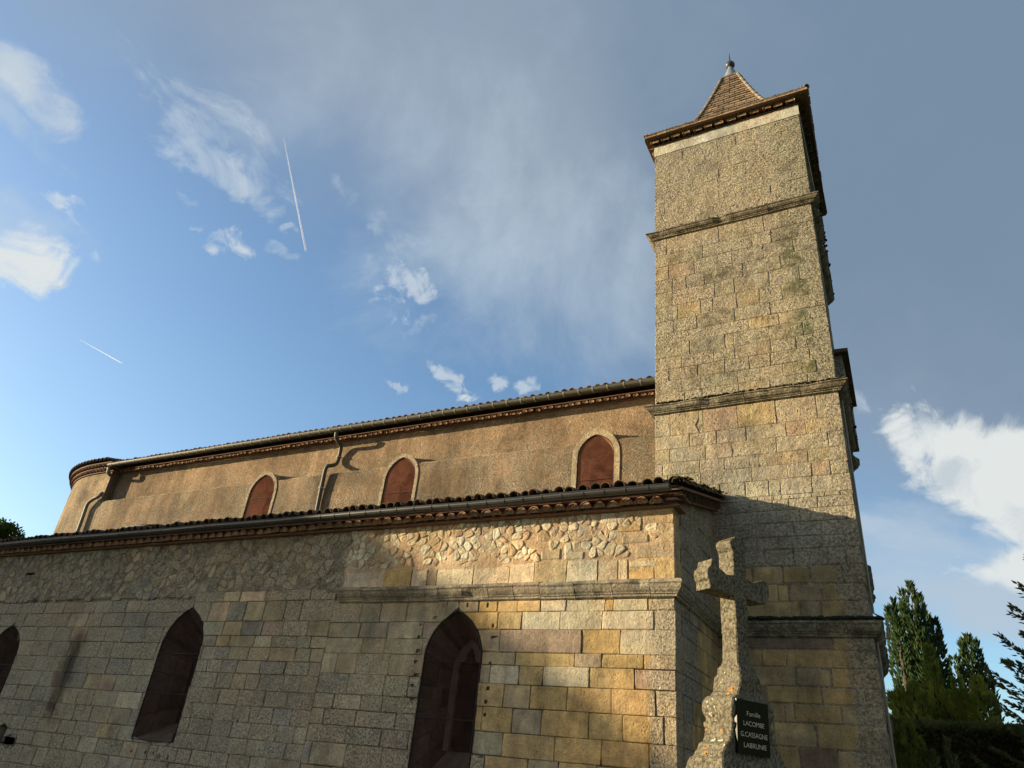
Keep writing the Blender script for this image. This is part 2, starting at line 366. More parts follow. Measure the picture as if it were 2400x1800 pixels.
def panel(mb, P, u0, u1, vtop, vbot, ops, d, colf):
    us = set()
    k = u0
    while k < u1: us.add(round(k, 4)); k += .5
    us.add(u1)
    for o in ops:
        n = 10
        for i in range(-n, n + 1): us.add(round(o.uc + o.w * math.sin(i / n * math.pi / 2), 4))
    us = sorted(x for x in us if u0 <= x <= u1)
    def top(o, u):
        if isinstance(o, Slot): return o.za
        t = abs(u - o.uc); return o.zs + math.sqrt(max(0, o.R ** 2 - (t + o.c) ** 2))
    def strip(a, b, lo, hi):
        lo = tuple(max(x, vbot) for x in lo); hi = (min(hi[0], vtop(a)), min(hi[1], vtop(b)))
        if hi[0] + hi[1] <= lo[0] + lo[1] + 1e-4: return
        n = max(1, int((max(hi) - min(lo)) / .6)); rows = []
        for j in range(n + 1):
            t = j / n; rows.append([(a, lo[0] + (hi[0] - lo[0]) * t), (b, lo[1] + (hi[1] - lo[1]) * t)])
        idx = [[mb.vert(P(u, v, d), colf(u, v)) for u, v in r] for r in rows]
        for r, q in zip(idx, idx[1:]): mb.face(r[0], r[1], q[1], q[0])
    for a, b in zip(us, us[1:]):
        mid = (a + b) / 2; hit = sorted([o for o in ops if abs(mid - o.uc) < o.w], key=lambda o: o.z0)
        lo = (vbot, vbot)
        for o in hit:
            strip(a, b, lo, (o.z0, o.z0)); lo = (top(o, a), top(o, b))
        strip(a, b, lo, (vtop(a), vtop(b)))

def make_stone(P, ul, ur, v0, v1, d0, colf, base, joint=.012, wear=1., skirt=(.05, .05, .05, .05), nu=None, nv=None, rough=.005):
    """one dressed block: a worn rounded face grid plus its sides; ul/ur give its ends as functions of v"""
    wear *= rnd(.55, 1.6); joint *= rnd(.3, 1.5) if random.random() > .1 else 2.3
    mb = MB(); g = joint / 2; sd = rnd(0, 100)
    w = max(ur((v0 + v1) / 2) - ul((v0 + v1) / 2), .03); h = v1 - v0
    nu = nu or max(3, min(6, int(w / .12) + 2)); nv = nv or max(3, min(4, int(h / .12) + 2))
    e = .016 * wear
    def par(n, L):
        k = min(.3, e / L); return [0, k] + [k + (1 - 2 * k) * i / (n - 2) for i in range(1, n - 2)] + [1 - k, 1]
    su, sv = par(nu + 1, w), par(nv + 1, h)
    um = (ul((v0 + v1) / 2), ur((v0 + v1) / 2)); hol = [(a, b, r) for a, b, r in (HOLES if P is P_aisle else ()) if um[0] + .03 < a < um[1] - .03 and v0 + .02 < b < v1 - .02]
    for a, b, r in hol:
        for q in (-r - .004, -r, r, r + .004):
            su.append(max(.01, min(.99, (a + q - um[0]) / w))); sv.append(max(.01, min(.99, (b + q - v0) / h)))
    su = sorted(set(su)); sv = sorted(set(sv))
    ch = [rnd(0, .03) ** 1 * wear * (1 if random.random() < .35 else .25) for _ in range(4)]
    idx = []
    for j, t in enumerate(sv):
        row = []
        for i, s_ in enumerate(su):
            v = v0 + g + (h - 2 * g) * t; a, b = ul(v) + g, ur(v) - g
            if b < a + .004: a = b = (a + b) / 2; b += .004
            u = a + (b - a) * s_; edge = (i in (0, len(su) - 1)) or (j in (0, len(sv) - 1))
            jx = .005 * wear * nz(u * 7, v * 7, sd); jv = .005 * wear * nz(v * 7, u * 7, sd + 9)
            cx = (1 if s_ < .5 else -1) * sum(c for q, c in enumerate(ch) if (q & 1) == (s_ >= .5) and (q >> 1) == (t >= .5)) * (1 if edge else 0) * (max(0, abs(s_ - .5) * 2 - .6) * max(0, abs(t - .5) * 2 - .5)) * 5
            d = d0 + rough * nz(u * 5, v * 5, sd) * 1.3 + rough * .6 * nz(u * 13, v * 13, sd)
            if edge: d -= .010 * wear
            c = colf(u, v, base)
            for a, b, r in hol:
                if abs(u - a) < r + .002 and abs(v - b) < r + .002: d -= .05; c = (.10, .08, .06, .2)
            row.append(mb.vert(P(u + jx + cx, v + jv, d), c))
        idx.append(row)
    for a, b in zip(idx, idx[1:]):
        for k in range(len(a) - 1): mb.face(a[k], a[k + 1], b[k + 1], b[k])
    def sk(path, dep):                                  # side faces
        back = []
        for i in path:
            p = Vector(mb.v[i]); q = Vector(P(0, 0, 0)) - Vector(P(0, 0, dep)); back.append(mb.vert(p + q, mb.c[i]))
        for k in range(len(path) - 1): mb.face(path[k + 1], path[k], back[k], back[k + 1])
    sk(idx[0], skirt[0]); sk([r[-1] for r in idx], skirt[1]); sk(list(reversed(idx[-1])), skirt[2]); sk([r[0] for r in reversed(idx)], skirt[3])
    return mb
def rubble_stone(P, u, v, w, h, d0, colf, base):
    mb = MB(); n = random.choice((7, 8, 9)); sd = rnd(0, 99); rings = []
    ph = rnd(0, 6)
    for f, dd in ((1.02, -.05), (1.0, -.006), (.8, .6), (.42, .95)):
        r = []
        for k in range(n):
            a = ph + 2 * math.pi * k / n; ca, sa = math.cos(a), math.sin(a)
            q = (abs(ca) ** 3.2 + abs(sa) ** 3.2) ** (-1 / 3.2); jj = 1 + .20 * nz(ca * 1.5, sa * 1.5, sd)
            uu, vv = u + w / 2 * ca * q * jj * f, v + h / 2 * sa * q * jj * f
            d = dd if dd < 0 else d0 * (dd + .45 * nz(uu * 11, vv * 11, sd))
            r.append(mb.vert(P(uu, vv, d), colf(uu, vv, base)))
        rings.append(r)
    for a, b in zip(rings, rings[1:]):
        for k in range(n): mb.face(a[k], a[(k + 1) % n], b[(k + 1) % n], b[k])
    mb.face(*rings[-1]); return mb

def split(ul, ur, ops, v0, v1, mid):
    """cut a block's ends back to the openings; returns (ul, ur) pieces"""
    segs = [(ul, ur)]
    for o in ops:
        if o.za <= v0 + .02 or o.z0 >= v1 - .02: continue
        out = []
        for a, b in segs:
            am, bm = a(mid), b(mid)
            if bm <= o.uc - o.w or am >= o.uc + o.w: out.append((a, b)); continue
            L = lambda v, a=a, b=b, o=o: min(b(v), (o.uc - o.hw(v)) if o.hw(v) > 0 else min(b(v), o.uc))
            Rr = lambda v, a=a, b=b, o=o: max(a(v), (o.uc + o.hw(v)) if o.hw(v) > 0 else max(a(v), o.uc))
            solid = isinstance(o, Slot)
            if am < o.uc - .0: out.append((a, L))
            if bm > o.uc + .0: out.append((Rr, b))
        segs = out
    keep = []
    for a, b in segs:
        ws = [b(v) - a(v) for v in (v0 + .01, mid, v1 - .01)]
        if max(ws) > .05: keep.append((a, b))
    return keep
def fix(x): return lambda v: x

def lay(P, courses, u0, u1, ops, colf, basef, wr=(.35, .7), offs=.006, joint=.008, wear=.6, corner=None, seedj=0., rough=.006, pfun=None):
    """courses: (v0, v1, joints or None). Returns [(mesh, apparent size)]"""
    out = []
    for ci, (v0, v1, js) in enumerate(courses):
        if js is None:
            js = []; u = u0 + rnd(.15, wr[1])
            while u < u1 - .18: js.append(u); u += rnd(*wr)
        js = [u0] + [j for j in sorted(js) if u0 + .08 < j < u1 - .08] + [u1]
        for a, b in zip(js, js[1:]):
            sl1, sl2 = rnd(-.006, .006), rnd(-.006, .006)
            mid = (v0 + v1) / 2
            A = fix(a) if a == u0 else (lambda v, a=a, m=mid, v0=v0, v1=v1: a + .02 * nz(a * 3.3, v0) * (v - m) / (v1 - v0))
            B = fix(b) if b == u1 else (lambda v, b=b, m=mid, v0=v0, v1=v1: b + .02 * nz(b * 3.3, v0) * (v - m) / (v1 - v0))
            for x, y in split(A, B, ops, v0, v1, mid):
                base = basef((a + b) / 2, mid)
                sk = [.05] * 4
                if corner and y(mid) > u1 - .02: sk[1] = corner[ci % 2]
                if x(mid) < u0 + .02: sk[3] = .3
                va, vb = v0 + .004 * nz(a, v0, 3), v1 + .004 * nz(a, v1, 3)
                mbx = make_stone(P, x, y, va, vb, rnd(-offs * .5, offs * .7), colf, base, joint, wear, sk, rough=rough)
                out.append((mbx, (y(mid) - x(mid)) * (v1 - v0) if pfun is None else pfun(x(mid), y(mid), v0, v1)))
    return out

# ------------------------------------------------------------------ colours of the stonework
def jit(c, a=.10):
    k = rnd(1 - a, 1 + a); return (c[0] * k * rnd(.96, 1.04), c[1] * k, c[2] * k * rnd(.95, 1.05))
GREY = (.39, .33, .23); TAN = (.40, .315, .20); OCHRE = (.49, .345, .165); PINK = (.36, .26, .19); PALE_ = (.57, .48, .34); BLUE = (.27, .255, .225)
def pick(ws):
    t = sum(w for _, w in ws) * random.random()
    for c, w in ws:
        t -= w
        if t <= 0: return jit(c)
    return jit(ws[-1][0])
def aisle_base(u, v):
    if u > -5.75 and v < 4.1:
        if v < 3.05: return pick([(OCHRE, 6), (TAN, 1.5), (PINK, .3), (PALE_, .7)]) + (.10,)
        return pick([(PALE_, 5), (OCHRE, 2), (TAN, 2), (PINK, .6)]) + (.22,)
    if u > -8.8 and v > 4.2: return pick([(PALE_, 4), (TAN, 3), (OCHRE, 1.4)]) + (.25,)
    return jit(pick([(GREY, 5), (TAN, 3), (BLUE, 1.3), (PINK, .5), (PALE_, .7)]), .10) + (min(.85, max(.25, .55 + .5 * nz(u * .5, v * .7, 3) + rnd(-.12, .12))),)
def aisle_col(u, v, b):
    r, g, bl, a = b
    # rain stain under the downpipe's foot, rusty foot of it; lichen gathers at the corner
    s = math.exp(-((u + 15.95 + .12 * nz(v * 2, 5)) / .30) ** 2) * smooth01((3.95 - v) / .5) * smooth01((v - 1.55) / .5)
    k = 1 - .80 * s; a = a * (1 - .5 * s); r, g, bl = r * k, g * k, bl * k
    if u > -3.5 and v < 4.1: a = max(a, .85 * smooth01((u + 3.32 + .12 * nz(v * 4, 2)) / .22))
    o = math.exp(-((u + 17.0) / .9) ** 2 - ((v - 4.1) / .45) ** 2) * .8
    r, g, bl = r + (.36 - r) * o, g + (.23 - g) * o, bl + (.13 - bl) * o
    return (r, g, bl, min(1, a))
def tower_base(u, v):
    if v > 13: return jit(pick([((.31, .27, .19), 5), ((.34, .27, .17), 1.5)])) + (.72,)
    if v > 8.4: return jit(pick([((.33, .262, .155), 4), ((.285, .24, .16), 4), ((.34, .24, .15), .9)]), .14) + (rnd(.40, .62),)
    if v > 6.3: return pick([((.41, .35, .235), 5), ((.37, .32, .23), 3), ((.38, .30, .21), .9), ((.45, .36, .21), 1.)]) + (rnd(.30, .48),)
    if v > 5.2: return pick([(GREY, 5), (TAN, 2)]) + (.55,)
    return pick([((.46, .33, .165), 6), ((.42, .32, .19), 2.5), ((.26, .18, .125), .7)]) + (.04,)
def tower_col(u, v, b):
    r, g, bl, a = b
    if v > 5.2: a = max(a, .9 * smooth01((u + .98 + .2 * nz(v * 3, 2)) / .4))
    else: a = max(a, .95 * smooth01((u + 1.05 + .22 * nz(v * 3, 2)) / .3))
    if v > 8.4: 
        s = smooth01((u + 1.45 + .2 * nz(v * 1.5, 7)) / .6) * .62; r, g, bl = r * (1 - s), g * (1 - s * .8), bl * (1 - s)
    return (r, g, bl, min(1, a))

# ================================================================== CHURCH
church = thing('church', (-12, 13, 0), 'old stone village church with pink rendered nave, low side aisle and tall square tower', 'church')
W3 = Arch(-6.385, .53, 1.25, 3.20, 3.95); W2 = Arch(-12.66, .585, 1.66, 3.25, 4.06); W1 = Arch(-18.62, .60, 1.35, 2.98, 3.72)
s_ = onY(12, 1728, AY)
SL1 = Slot(-19.02, -18.66, 4.90, 4.965)
q0 = onY(21, 1698, AY); q1 = onY(14, 1750, AY); q2 = onY(40, 1729, AY); q3 = onY(34, 1747, AY)
SLV = Slot(q0.x - .33, q0.x - .02, q1.z - .35, q0.z); SLH = Slot(q0.x - .02, q2.x, q3.z, q2.z)
AOPS = [W3, W2, W1, SL1, SLV, SLH]
aisle_top = 5.42
aisle = MB()
mcol = lambda u, v: ((.47, .345, .225) if (u > -9 and v > 4.2) else ((.15, .12, .085) if u > -6 else (.19, .16, .115))) + (.25 if u > -9 else .45,)
panel(aisle, P_aisle, -27, CX - .012, lambda u: aisle_top + .15, -.3, AOPS, -.030, mcol)
rake = lambda y: 5.62 + .29 * (y - 9.55)
panel(aisle, P_ret, AY + .016, TY, lambda u: rake(u) - .12, -.3, [], -.016, lambda u, v: (.25, .2, .14, .6))
aisle.quad((-27, 10.02, -.3), (-27, 10.02, 5.5), (-27, 13.5, 6.4), (-27, 13.5, -.3))
bedm = MB()
panel(bedm, P_aisle, -27, -8.9, lambda u: aisle_top, 4.28, [SL1], -.004, mcol)
panel(bedm, P_aisle, -8.9, CX - .03, lambda u: aisle_top, 4.62, [], -.002, mcol)
aisle_o = aisle.build('aisle_wall', 'mortar', church, label='grey patched stone wall of the low side aisle'); PINV[aisle_o.name] = Matrix()
aisle_o.matrix_parent_inverse = PINV['church']; bedm.build('rubble_bedding', 'mortar', aisle_o)

_h = lambda x, y: onY(960 + x * .2410, 1400 + y * .2410, AY)
_h2 = lambda x, y: onY(x * .3919, 1150 + y * .3919, AY)
HOLES = [(p.x, p.z, rnd(.016, .026)) for p in [_h(*q) for q in ((240, 195), (105, 265), (88, 385), (72, 515), (55, 625), (45, 750), (30, 860), (12, 995), (375, 97), (470, 95), (560, 85), (660, 97), (758, 85), (812, 270), (803, 390), (790, 517), (783, 640), (762, 885), (742, 1018), (733, 1140), (685, 1548))] + [_h2(*q) for q in ((785, 1557), (820, 1563), (868, 1565), (915, 1570), (955, 1585), (1003, 1590), (1170, 1075), (1155, 1140), (1065, 1440), (945, 930), (925, 1040), (893, 1125), (1421, 1375))]]

def zc(org, sc, pts, D): return [onY(org[0] + x * sc, org[1] + y * sc, D) for x, y in pts]
# -- right of the near window: courses and joints read off the wall
Z6 = lambda x, y: onY(900 + x * .3164, 1380 + y * .3164, AY)
vz = [4.085] + [Z6(*p).z for p in ((1500, 165), (1500, 303), (1500, 480), (1500, 583), (1500, 732), (1500, 915), (1400, 1105), (1400, 1292))]
js6 = [(110, [705, 845, 990, 1160, 1350, 1635, 1700, 1955]), (230, [845, 1020, 1305, 1615, 2003]), (390, [860, 1465, 1750]), (540, [970, 1410, 1610, 1925]),
       (640, [785, 1000, 1180, 1520, 1855]), (810, [885, 1080, 1355, 1685, 2010]), (1000, [720, 945, 1165, 1515, 1770, 2075]), (1180, [875, 1262, 1610, 1965])]
cr = [(vz[i + 1], vz[i], [Z6(j, y).x for j in js]) for i, (y, js) in enumerate(js6)]
STONES = []
def fixedpalette(courses, cols):
    def f(u, v):
        for (v0, v1, js), cc in zip(courses, cols):
            if v0 <= v <= v1:
                js2 = [-99] + sorted(js) + [99]
                for i in range(len(js2) - 1):
                    if js2[i] <= u <= js2[i + 1] and i < len(cc) and cc[i]:
                        return jit(cc[i], .05) + (.14 if cc[i] is not PALE_ else .22,)
        return aisle_base(u, v)
    return f
O, Pk, Pl, Tn, Gy = OCHRE, PINK, PALE_, TAN, GREY
colsR = [[Gy, O, O, O, Pl, Pl, O, Pl, O], [O, O, Pl, Pl, Pl, Pl], [Tn, Pk, O, Pl], [Tn, O, Tn, O, O, O], [Gy, Pl, O, Pl, O, Pk], [O, Tn, O, O, O, O], [O, O, Tn, O, O, O, O], [Gy, O, O, O, O]]
STONES += lay(P_aisle, cr, W3.uc, CX, [W3], aisle_col, fixedpalette(cr, colsR), corner=(.42, .26), offs=.012, joint=.010)
# lower hidden courses of that bay
vb = vz[-1]; low = []
while vb > .2: low.append((max(vb - .32, 0), vb, None)); vb -= .32
STONES += lay(P_aisle, low, W3.uc, CX, [W3], aisle_col, aisle_base, corner=(.42, .26), offs=.010)
# -- course just above the string: large blocks, then rubble with corner quoins
Z5 = lambda x, y: onY(960 + x * .28933, 1100 + y * .28933, AY)
up = [(4.33, Z5(1100, 752).z, [Z5(x, 830).x for x in (-200, 20, 150, 225, 520, 810, 1015, 1275, 1525, 1690, 1770, 1985)])]
STONES += lay(P_aisle, up, -8.9, CX, [], aisle_col, aisle_base, corner=(.4, .3), offs=.015)
qz = [up[0][1]] + [Z5(2100, y).z for y in (590, 437, 335, 230)]
for k in range(4):
    a = Z5((1835, 2005, 1890, 1700)[k], 500).x
    STONES += lay(P_aisle, [(qz[k], qz[k + 1], [])], a, CX, [], aisle_col, aisle_base, corner=((.3, .42)[k % 2],) * 2, offs=.015)
for (x0, x1, y0, y1) in ((1715, 1940, 520, 608), (1545, 1690, 345, 440), (1690, 1880, 440, 515), (1250, 1420, 660, 740), (1060, 1230, 640, 740), (1780, 2000, 735, 800)):
    a, b = Z5(x0, y1), Z5(x1, y0)
    STONES += [(make_stone(P_aisle, fix(a.x), fix(b.x), a.z, b.z, .012, aisle_col, aisle_base(-4, 5)), .2)]
QU = [(Z5(x, 500).x) for x in (1700,)]
# -- left part: string of z lines from the picture
Z8 = lambda x, y: onY(400 + x * .3919, 1150 + y * .3919, AY)
lz = [Z8(500, y).z for y in (600, 662, 780, 867, 936, 1017, 1096, 1195, 1292, 1392, 1490, 1590, 1690)]
lz2 = [Z8(1200, y).z for y in (662, 787, 882, 975, 1100, 1225, 1320, 1420, 1530)]
while lz2[-1] > .3: lz2.append(lz2[-1] - .33)
while lz[-1] > .3: lz.append(lz[-1] - .34)
lz[-1] = 0; lz2[-1] = 0
cA = [(lz2[i + 1], lz2[i], None) for i in range(len(lz2) - 1)]
STONES += lay(P_aisle, cA, -9.0, W3.uc, [W3], aisle_col, aisle_base, wr=(.42, .85), offs=.006)
cB = [(lz[i + 1], lz[i], None) for i in range(len(lz) - 1)]
STONES += lay(P_aisle, cB, W2.uc, -9.0, [W2], aisle_col, aisle_base, wr=(.32, .66), offs=.008)
Z7 = lambda x, y: onY(0 + x * .3919, 1150 + y * .3919, AY)
lz3 = [Z7(700, y).z for y in (660, 730, 815, 906, 1003, 1100, 1198, 1298, 1400, 1492, 1590)]
while lz3[-1] > .3: lz3.append(lz3[-1] - .34)
lz3[-1] = 0
cC = [(lz3[i + 1], lz3[i], None) for i in range(len(lz3) - 1)]
STONES += lay(P_aisle, cC, W1.uc, W2.uc, [W2, W1, SLV, SLH], aisle_col, aisle_base, wr=(.4, .75), offs=.006)
STONES += lay(P_aisle, cC, -24.5, W1.uc, [W1, SLV, SLH], aisle_col, aisle_base, wr=(.4, .8), offs=.006)
# fill between uneven tops and the string
STONES += lay(P_aisle, [(lz2[0], 4.085, None)], -9.0, W3.uc, [], aisle_col, aisle_base, wr=(.3, .6))
# return wall
rc = [(a, b, None) for a, b, _ in cr] + [(a, b, None) for a, b, _ in low]
ret_base = lambda u, v: (pick([(OCHRE, 5), (TAN, 2)]) + (.15,)) if (u > 11.1 and v < 4.1) else (pick([(GREY, 5), (BLUE, 1)]) + (.8,))
ret_col = lambda u, v, b: b
RET = lay(P_ret, rc, AY + .34, TY, [], ret_col, ret_base, wr=(.5, .9), offs=.008)
z = 4.33; rr = []
while z < 6.2: rr.append((z, z + .31, None)); z += .31
for a, b, _ in rr:
    u_end = TY; u_beg = AY + .34
    # courses end where the sloping verge cuts them
    ub = max(u_beg, 9.55 + (b - 5.62 + .14) / .29)
    if ub < TY - .1: RET += lay(P_ret, [(a, b, None)], ub, TY, [], ret_col, ret_base, wr=(.4, .8), offs=.012, rough=.012)
STONES += RET
# rubble
def rubble(u0, u1, zlo, zhi, hs, ws, skip, dep, basef, colf, keep=.86, shrink=.93, drop=.26):
    """irregular field stones: shrunken cells of a jittered Voronoi diagram"""
    ch, cw = sum(hs) / 2, sum(ws) / 2; zmin = min(zlo(u0), zlo(u1)) - ch
    nx, ny = int((u1 - u0) / cw) + 2, int((zhi - zmin) / ch) + 2
    S = {(i, j): (u0 + (i + (j % 2) * .5 + rnd(-.49, .49)) * cw, zmin + (j + rnd(-.48, .48)) * ch) for i in range(-1, nx + 1) for j in range(-1, ny + 1)}
    for k_ in list(S):
        if random.random() < drop: del S[k_]
    out = []
    for (i, j), (x, y) in S.items():
        if not (u0 - .02 < x < u1 + .02 and zlo(x) + .03 < y < zhi - .02) or skip(x, y) or random.random() > keep: continue
        poly = [(x - cw, y - ch * .95), (x + cw, y - ch * .95), (x + cw, y + ch * .95), (x - cw, y + ch * .95)]
        for di in (-3, -2, -1, 0, 1, 2, 3):
            for dj in (-2, -1, 0, 1, 2):
                q = S.get((i + di, j + dj))
                if q is None or (di == 0 and dj == 0): continue
                nx_, ny_ = q[0] - x, q[1] - y; c = (q[0] ** 2 - x * x + q[1] ** 2 - y * y) / 2; new = []
                for a, b in zip(poly, poly[1:] + poly[:1]):
                    fa, fb = a[0] * nx_ + a[1] * ny_ - c, b[0] * nx_ + b[1] * ny_ - c
                    if fa <= 0: new.append(a)
                    if (fa < 0 < fb) or (fb < 0 < fa): t = fa / (fa - fb); new.append((a[0] + (b[0] - a[0]) * t, a[1] + (b[1] - a[1]) * t))
                poly = new
                if len(poly) < 3: break
            if len(poly) < 3: break
        if len(poly) < 3: continue
        cx = sum(p[0] for p in poly) / len(poly); cy = sum(p[1] for p in poly) / len(poly); k = shrink * rnd(.82, 1.0)
        poly = [(cx + (p[0] - cx) * k, max(zlo(x), min(zhi, cy + (p[1] - cy) * k))) for p in poly]
        pts = []                                        # round the corners a little
        for a, b, c_ in zip(poly[-1:] + poly[:-1], poly, poly[1:] + poly[:1]):
            pts.append((b[0] + (a[0] - b[0]) * .22, b[1] + (a[1] - b[1]) * .22)); pts.append((b[0] + (c_[0] - b[0]) * .22, b[1] + (c_[1] - b[1]) * .22))
        mb = MB(); base = basef(x, y); d0 = rnd(*dep); tx, ty = rnd(-.10, .10), rnd(-.10, .10); sd = rnd(0, 99); rings = []
        for f, dd in ((1.03, -.03), (1.0, .1), (.84, .9), (.45, 1.1)):
            r = []
            for (a, b) in pts:
                u_, v_ = cx + (a - cx) * f, cy + (b - cy) * f
                d = dd if dd < 0 else d0 * dd + ((u_ - cx) * tx + (v_ - cy) * ty + .010 * nz(u_ * 19, v_ * 19, sd)) * (dd > .3)
                r.append(mb.vert(P_aisle(u_, v_, d), colf(u_, v_, base)))
            rings.append(r)
        n_ = len(pts)
        for A, B in zip(rings, rings[1:]):
            for q in range(n_): mb.face(A[q], A[(q + 1) % n_], B[(q + 1) % n_], B[q])
        mb.face(*rings[-1])
        ar = abs(sum(a[0] * b[1] - b[0] * a[1] for a, b in zip(poly, poly[1:] + poly[:1]))) / 2
        out.append((mb, ar * (1.5 if x > -9 else .6)))
    return out
sk_right = lambda u, v: any(a < u < b and c < v < d for a, b, c, d in
    [(Z5(x0, y1).x - .04, Z5(x1, y0).x + .04, Z5(x0, y1).z - .03, Z5(x1, y0).z + .03) for (x0, x1, y0, y1) in ((1715, 1940, 520, 608), (1545, 1690, 345, 440), (1690, 1880, 440, 515), (1250, 1420, 660, 740), (1060, 1230, 640, 740), (1780, 2000, 735, 800))]) or u > Z5((1835, 2005, 1890, 1700)[0 if v < qz[1] else 1 if v < qz[2] else 2 if v < qz[3] else 3], 500).x - .02
lightbase = lambda u, v: pick([((.60, .54, .39), 2.5), (PALE_, 4), ((.47, .345, .225), 4)]) + (.2,)
STONES += rubble(-8.9, CX - .15, lambda u: qz[0] + .01, aisle_top + .02, (.09, .13), (.12, .20), sk_right, (.002, .015), lightbase, aisle_col, .90, .98, .14)
greybase = lambda u, v: pick([(GREY, 5), (BLUE, 1.), (PALE_, 1.1), (TAN, 1.6)]) + (rnd(.35, .7),)
sk_left = lambda u, v: (-19.1 < u < -18.55 and 4.82 < v < 5.02)
RUB2 = rubble(-25, -8.9, lambda u: (lz[0] if u > W2.uc else lz3[0]) + .01, aisle_top + .02, (.13, .17), (.2, .28), sk_left, (.000, .008), greybase, aisle_col, .8)
STONES += RUB2
STONES += [(x, s * .4) for x, s in rubble(-9.05, -8.85, lambda u: 4.1, aisle_top, (.12, .18), (.15, .25), lambda u, v: False, (.006, .014), greybase, aisle_col)]
def visible(mb):
    v = Vector(mb.v[len(mb.v) // 3]) - EYE
    w_ = Vector((v.dot(rt), v.dot(dn), v.dot(fw)))
    if w_.z <= 0: return 0
    x, y = 1200 + FL * w_.x / w_.z, 900 + FL * w_.y / w_.z
    return (1. if (-20 < x < 2420 and -20 < y < 1820) else 0) / w_.z ** 2
def place(stones, parent, mat, limit, restname):
    st = sorted(stones, key=lambda t: -t[1] * visible(t[0])); rest = MB(); n = 0
    for mb, s in st:
        if n < limit and visible(mb) > 0: mb.build('stone', mat, parent); n += 1
        else: rest.join(mb)
    if rest.v: rest.build(restname, mat, parent, kind='stuff')
PINV['aisle_wall'] = Matrix()
place(STONES, aisle_o, 'stone', 300, 'rubble_masonry')

# ---- mouldings
def moulding(parent, prof, P, u0, u1, lens, colr, name='moulding_stone', mitre0=False, mitre1=False, wear=1., mat='stone', yaw=None, sag=0.):
    u = u0
    while u < u1 - .01:
        L = min(rnd(*lens), u1 - u)
        if u1 - (u + L) < lens[0] * .4: L = u1 - u
        mb = MB(); n = max(2, int(L / .14)); base = jit(colr[:3], .08) + (colr[3],); mb.cur = base
        rows = []; dj = rnd(-.006, .006) * wear
        for k in range(n + 1):
            t = u + .004 + (L - .008) * k / n; r = []
            for (d, z) in prof:
                tt = t
                if mitre1 and u + L >= u1 - .01 and k == n: tt = t + d
                if mitre0 and u <= u0 + .01 and k == 0: tt = t - d
                chip = max(0, nz(t * 2.3, z * 3 + 7, 3) - .25) * .16 * wear if d > .05 else 0
                r.append(P(tt, z + .006 * wear * nz(t * 5, z * 9, 1) + dj, max(.0, d * 1. - chip * min(1, d / .1)) + .007 * wear * nz(t * 6, z * 20, 2)))
            rows.append(r)
        idx = mb.grid(rows); mb.face(*reversed(idx[0])); mb.face(*idx[-1])
        mb.build(name, mat, parent, smooth=False); u += L
def prof_band(zt, zb, out):
    h = zt - zb
    return [(-.02, zt + .03), (out * .75, zt), (out, zt - .03 * h / .24), (out, zt - .22 * h), (out * .86, zt - .30 * h), (out * .80, zt - .45 * h), (out * .62, zt - .62 * h), (out * .42, zt - .72 * h), (out * .40, zt - .78 * h), (out * .28, zt - .80 * h), (out * .26, zt - .92 * h), (-.02, zb)]
# string course
moulding(aisle_o, prof_band(4.335, 4.085, .14), P_aisle, -8.9, CX, (.45, .62), (.27, .235, .18, .4), mitre1=True, wear=1.2)
moulding(aisle_o, prof_band(4.335, 4.085, .14), P_ret, AY, TY, (.5, .8), (.30, .26, .20, .6), mitre0=True, wear=1.3)

# ================================================================== TOWER
tw = MB(); ZT = 15.98
tcol = lambda u, v: (.26, .21, .15, .5)
VL = Slot(13.75, 14.85, 13.35, 15.05)
panel(tw, P_tower, TX0 + .01, TX1 - .014, lambda u: ZT, -.3, [], -.009, tcol)
panel(tw, P_tside, TY + .014, 16.3, lambda u: ZT, -.3, [VL], -.014, tcol)
tw.quad((TX0 + .012, TY + .014, -.3), (TX0 + .012, TY + .014, ZT), (TX0 + .012, 16.3, ZT), (TX0 + .012, 16.3, -.3))
tw.quad((TX0 + .012, 16.3, -.3), (TX0 + .012, 16.3, ZT), (TX1 - .13, 16.3, ZT), (TX1 - .13, 16.3, -.3))
tower_o = tw.build('tower_wall', 'mortar', church, label='tall square bell tower wall of weathered stone'); PINV['tower_wall'] = Matrix()
Z3 = lambda x, y: onY(1480 + x * .27125, 900 + y * .27125, TY)
Z2 = lambda x, y: onY(1480 + x * .27125, 500 + y * .27125, TY)
Z4 = lambda x, y: onY(1560 + x * .36166, 1200 + y * .36166, TY)
TC = []
t3 = [8.31] + [Z3(*p).z for p in ((1250, 340), (1250, 462), (1250, 592), (1100, 715), (1340, 815), (1560, 940), (1360, 992), (1300, 1090), (1360, 1195), (1070, 1335), (1080, 1440))]
j3 = [(270, [335, 615, 915, 1250, 1610]), (420, [500, 735, 990, 1340, 1510]), (540, [330, 640, 870, 1255, 1710]), (680, [270, 590, 805, 1105, 1530]), (770, [310, 600, 705, 1040, 1350, 1560, 1725]),
      (900, [420, 760, 985, 1190, 1290, 1565]), (965, [900, 1000, 1090, 1230, 1300, 1400, 1560, 1670, 1810]), (1050, [830, 1020, 1070, 1220, 1365, 1610]), (1150, [860, 1080, 1360, 1460]), (1260, [745, 1035, 1400, 1650]), (1390, [1080, 1270, 1650, 1850])]
for i, (y, js) in enumerate(j3): TC.append((t3[i + 1], t3[i], [Z3(x, y).x for x in js]))
t4 = [t3[-1]] + [Z4(*p).z for p in ((800, 351), (900, 465), (900, 580))] + [4.31]
j4 = [(300, [640, 830, 1050, 1170]), (410, [565, 755, 940, 1150]), (520, [725, 800, 1010]), (640, [870, 1010])]
for i, (y, js) in enumerate(j4): TC.append((t4[i + 1], t4[i], [Z4(x, y).x for x in js]))
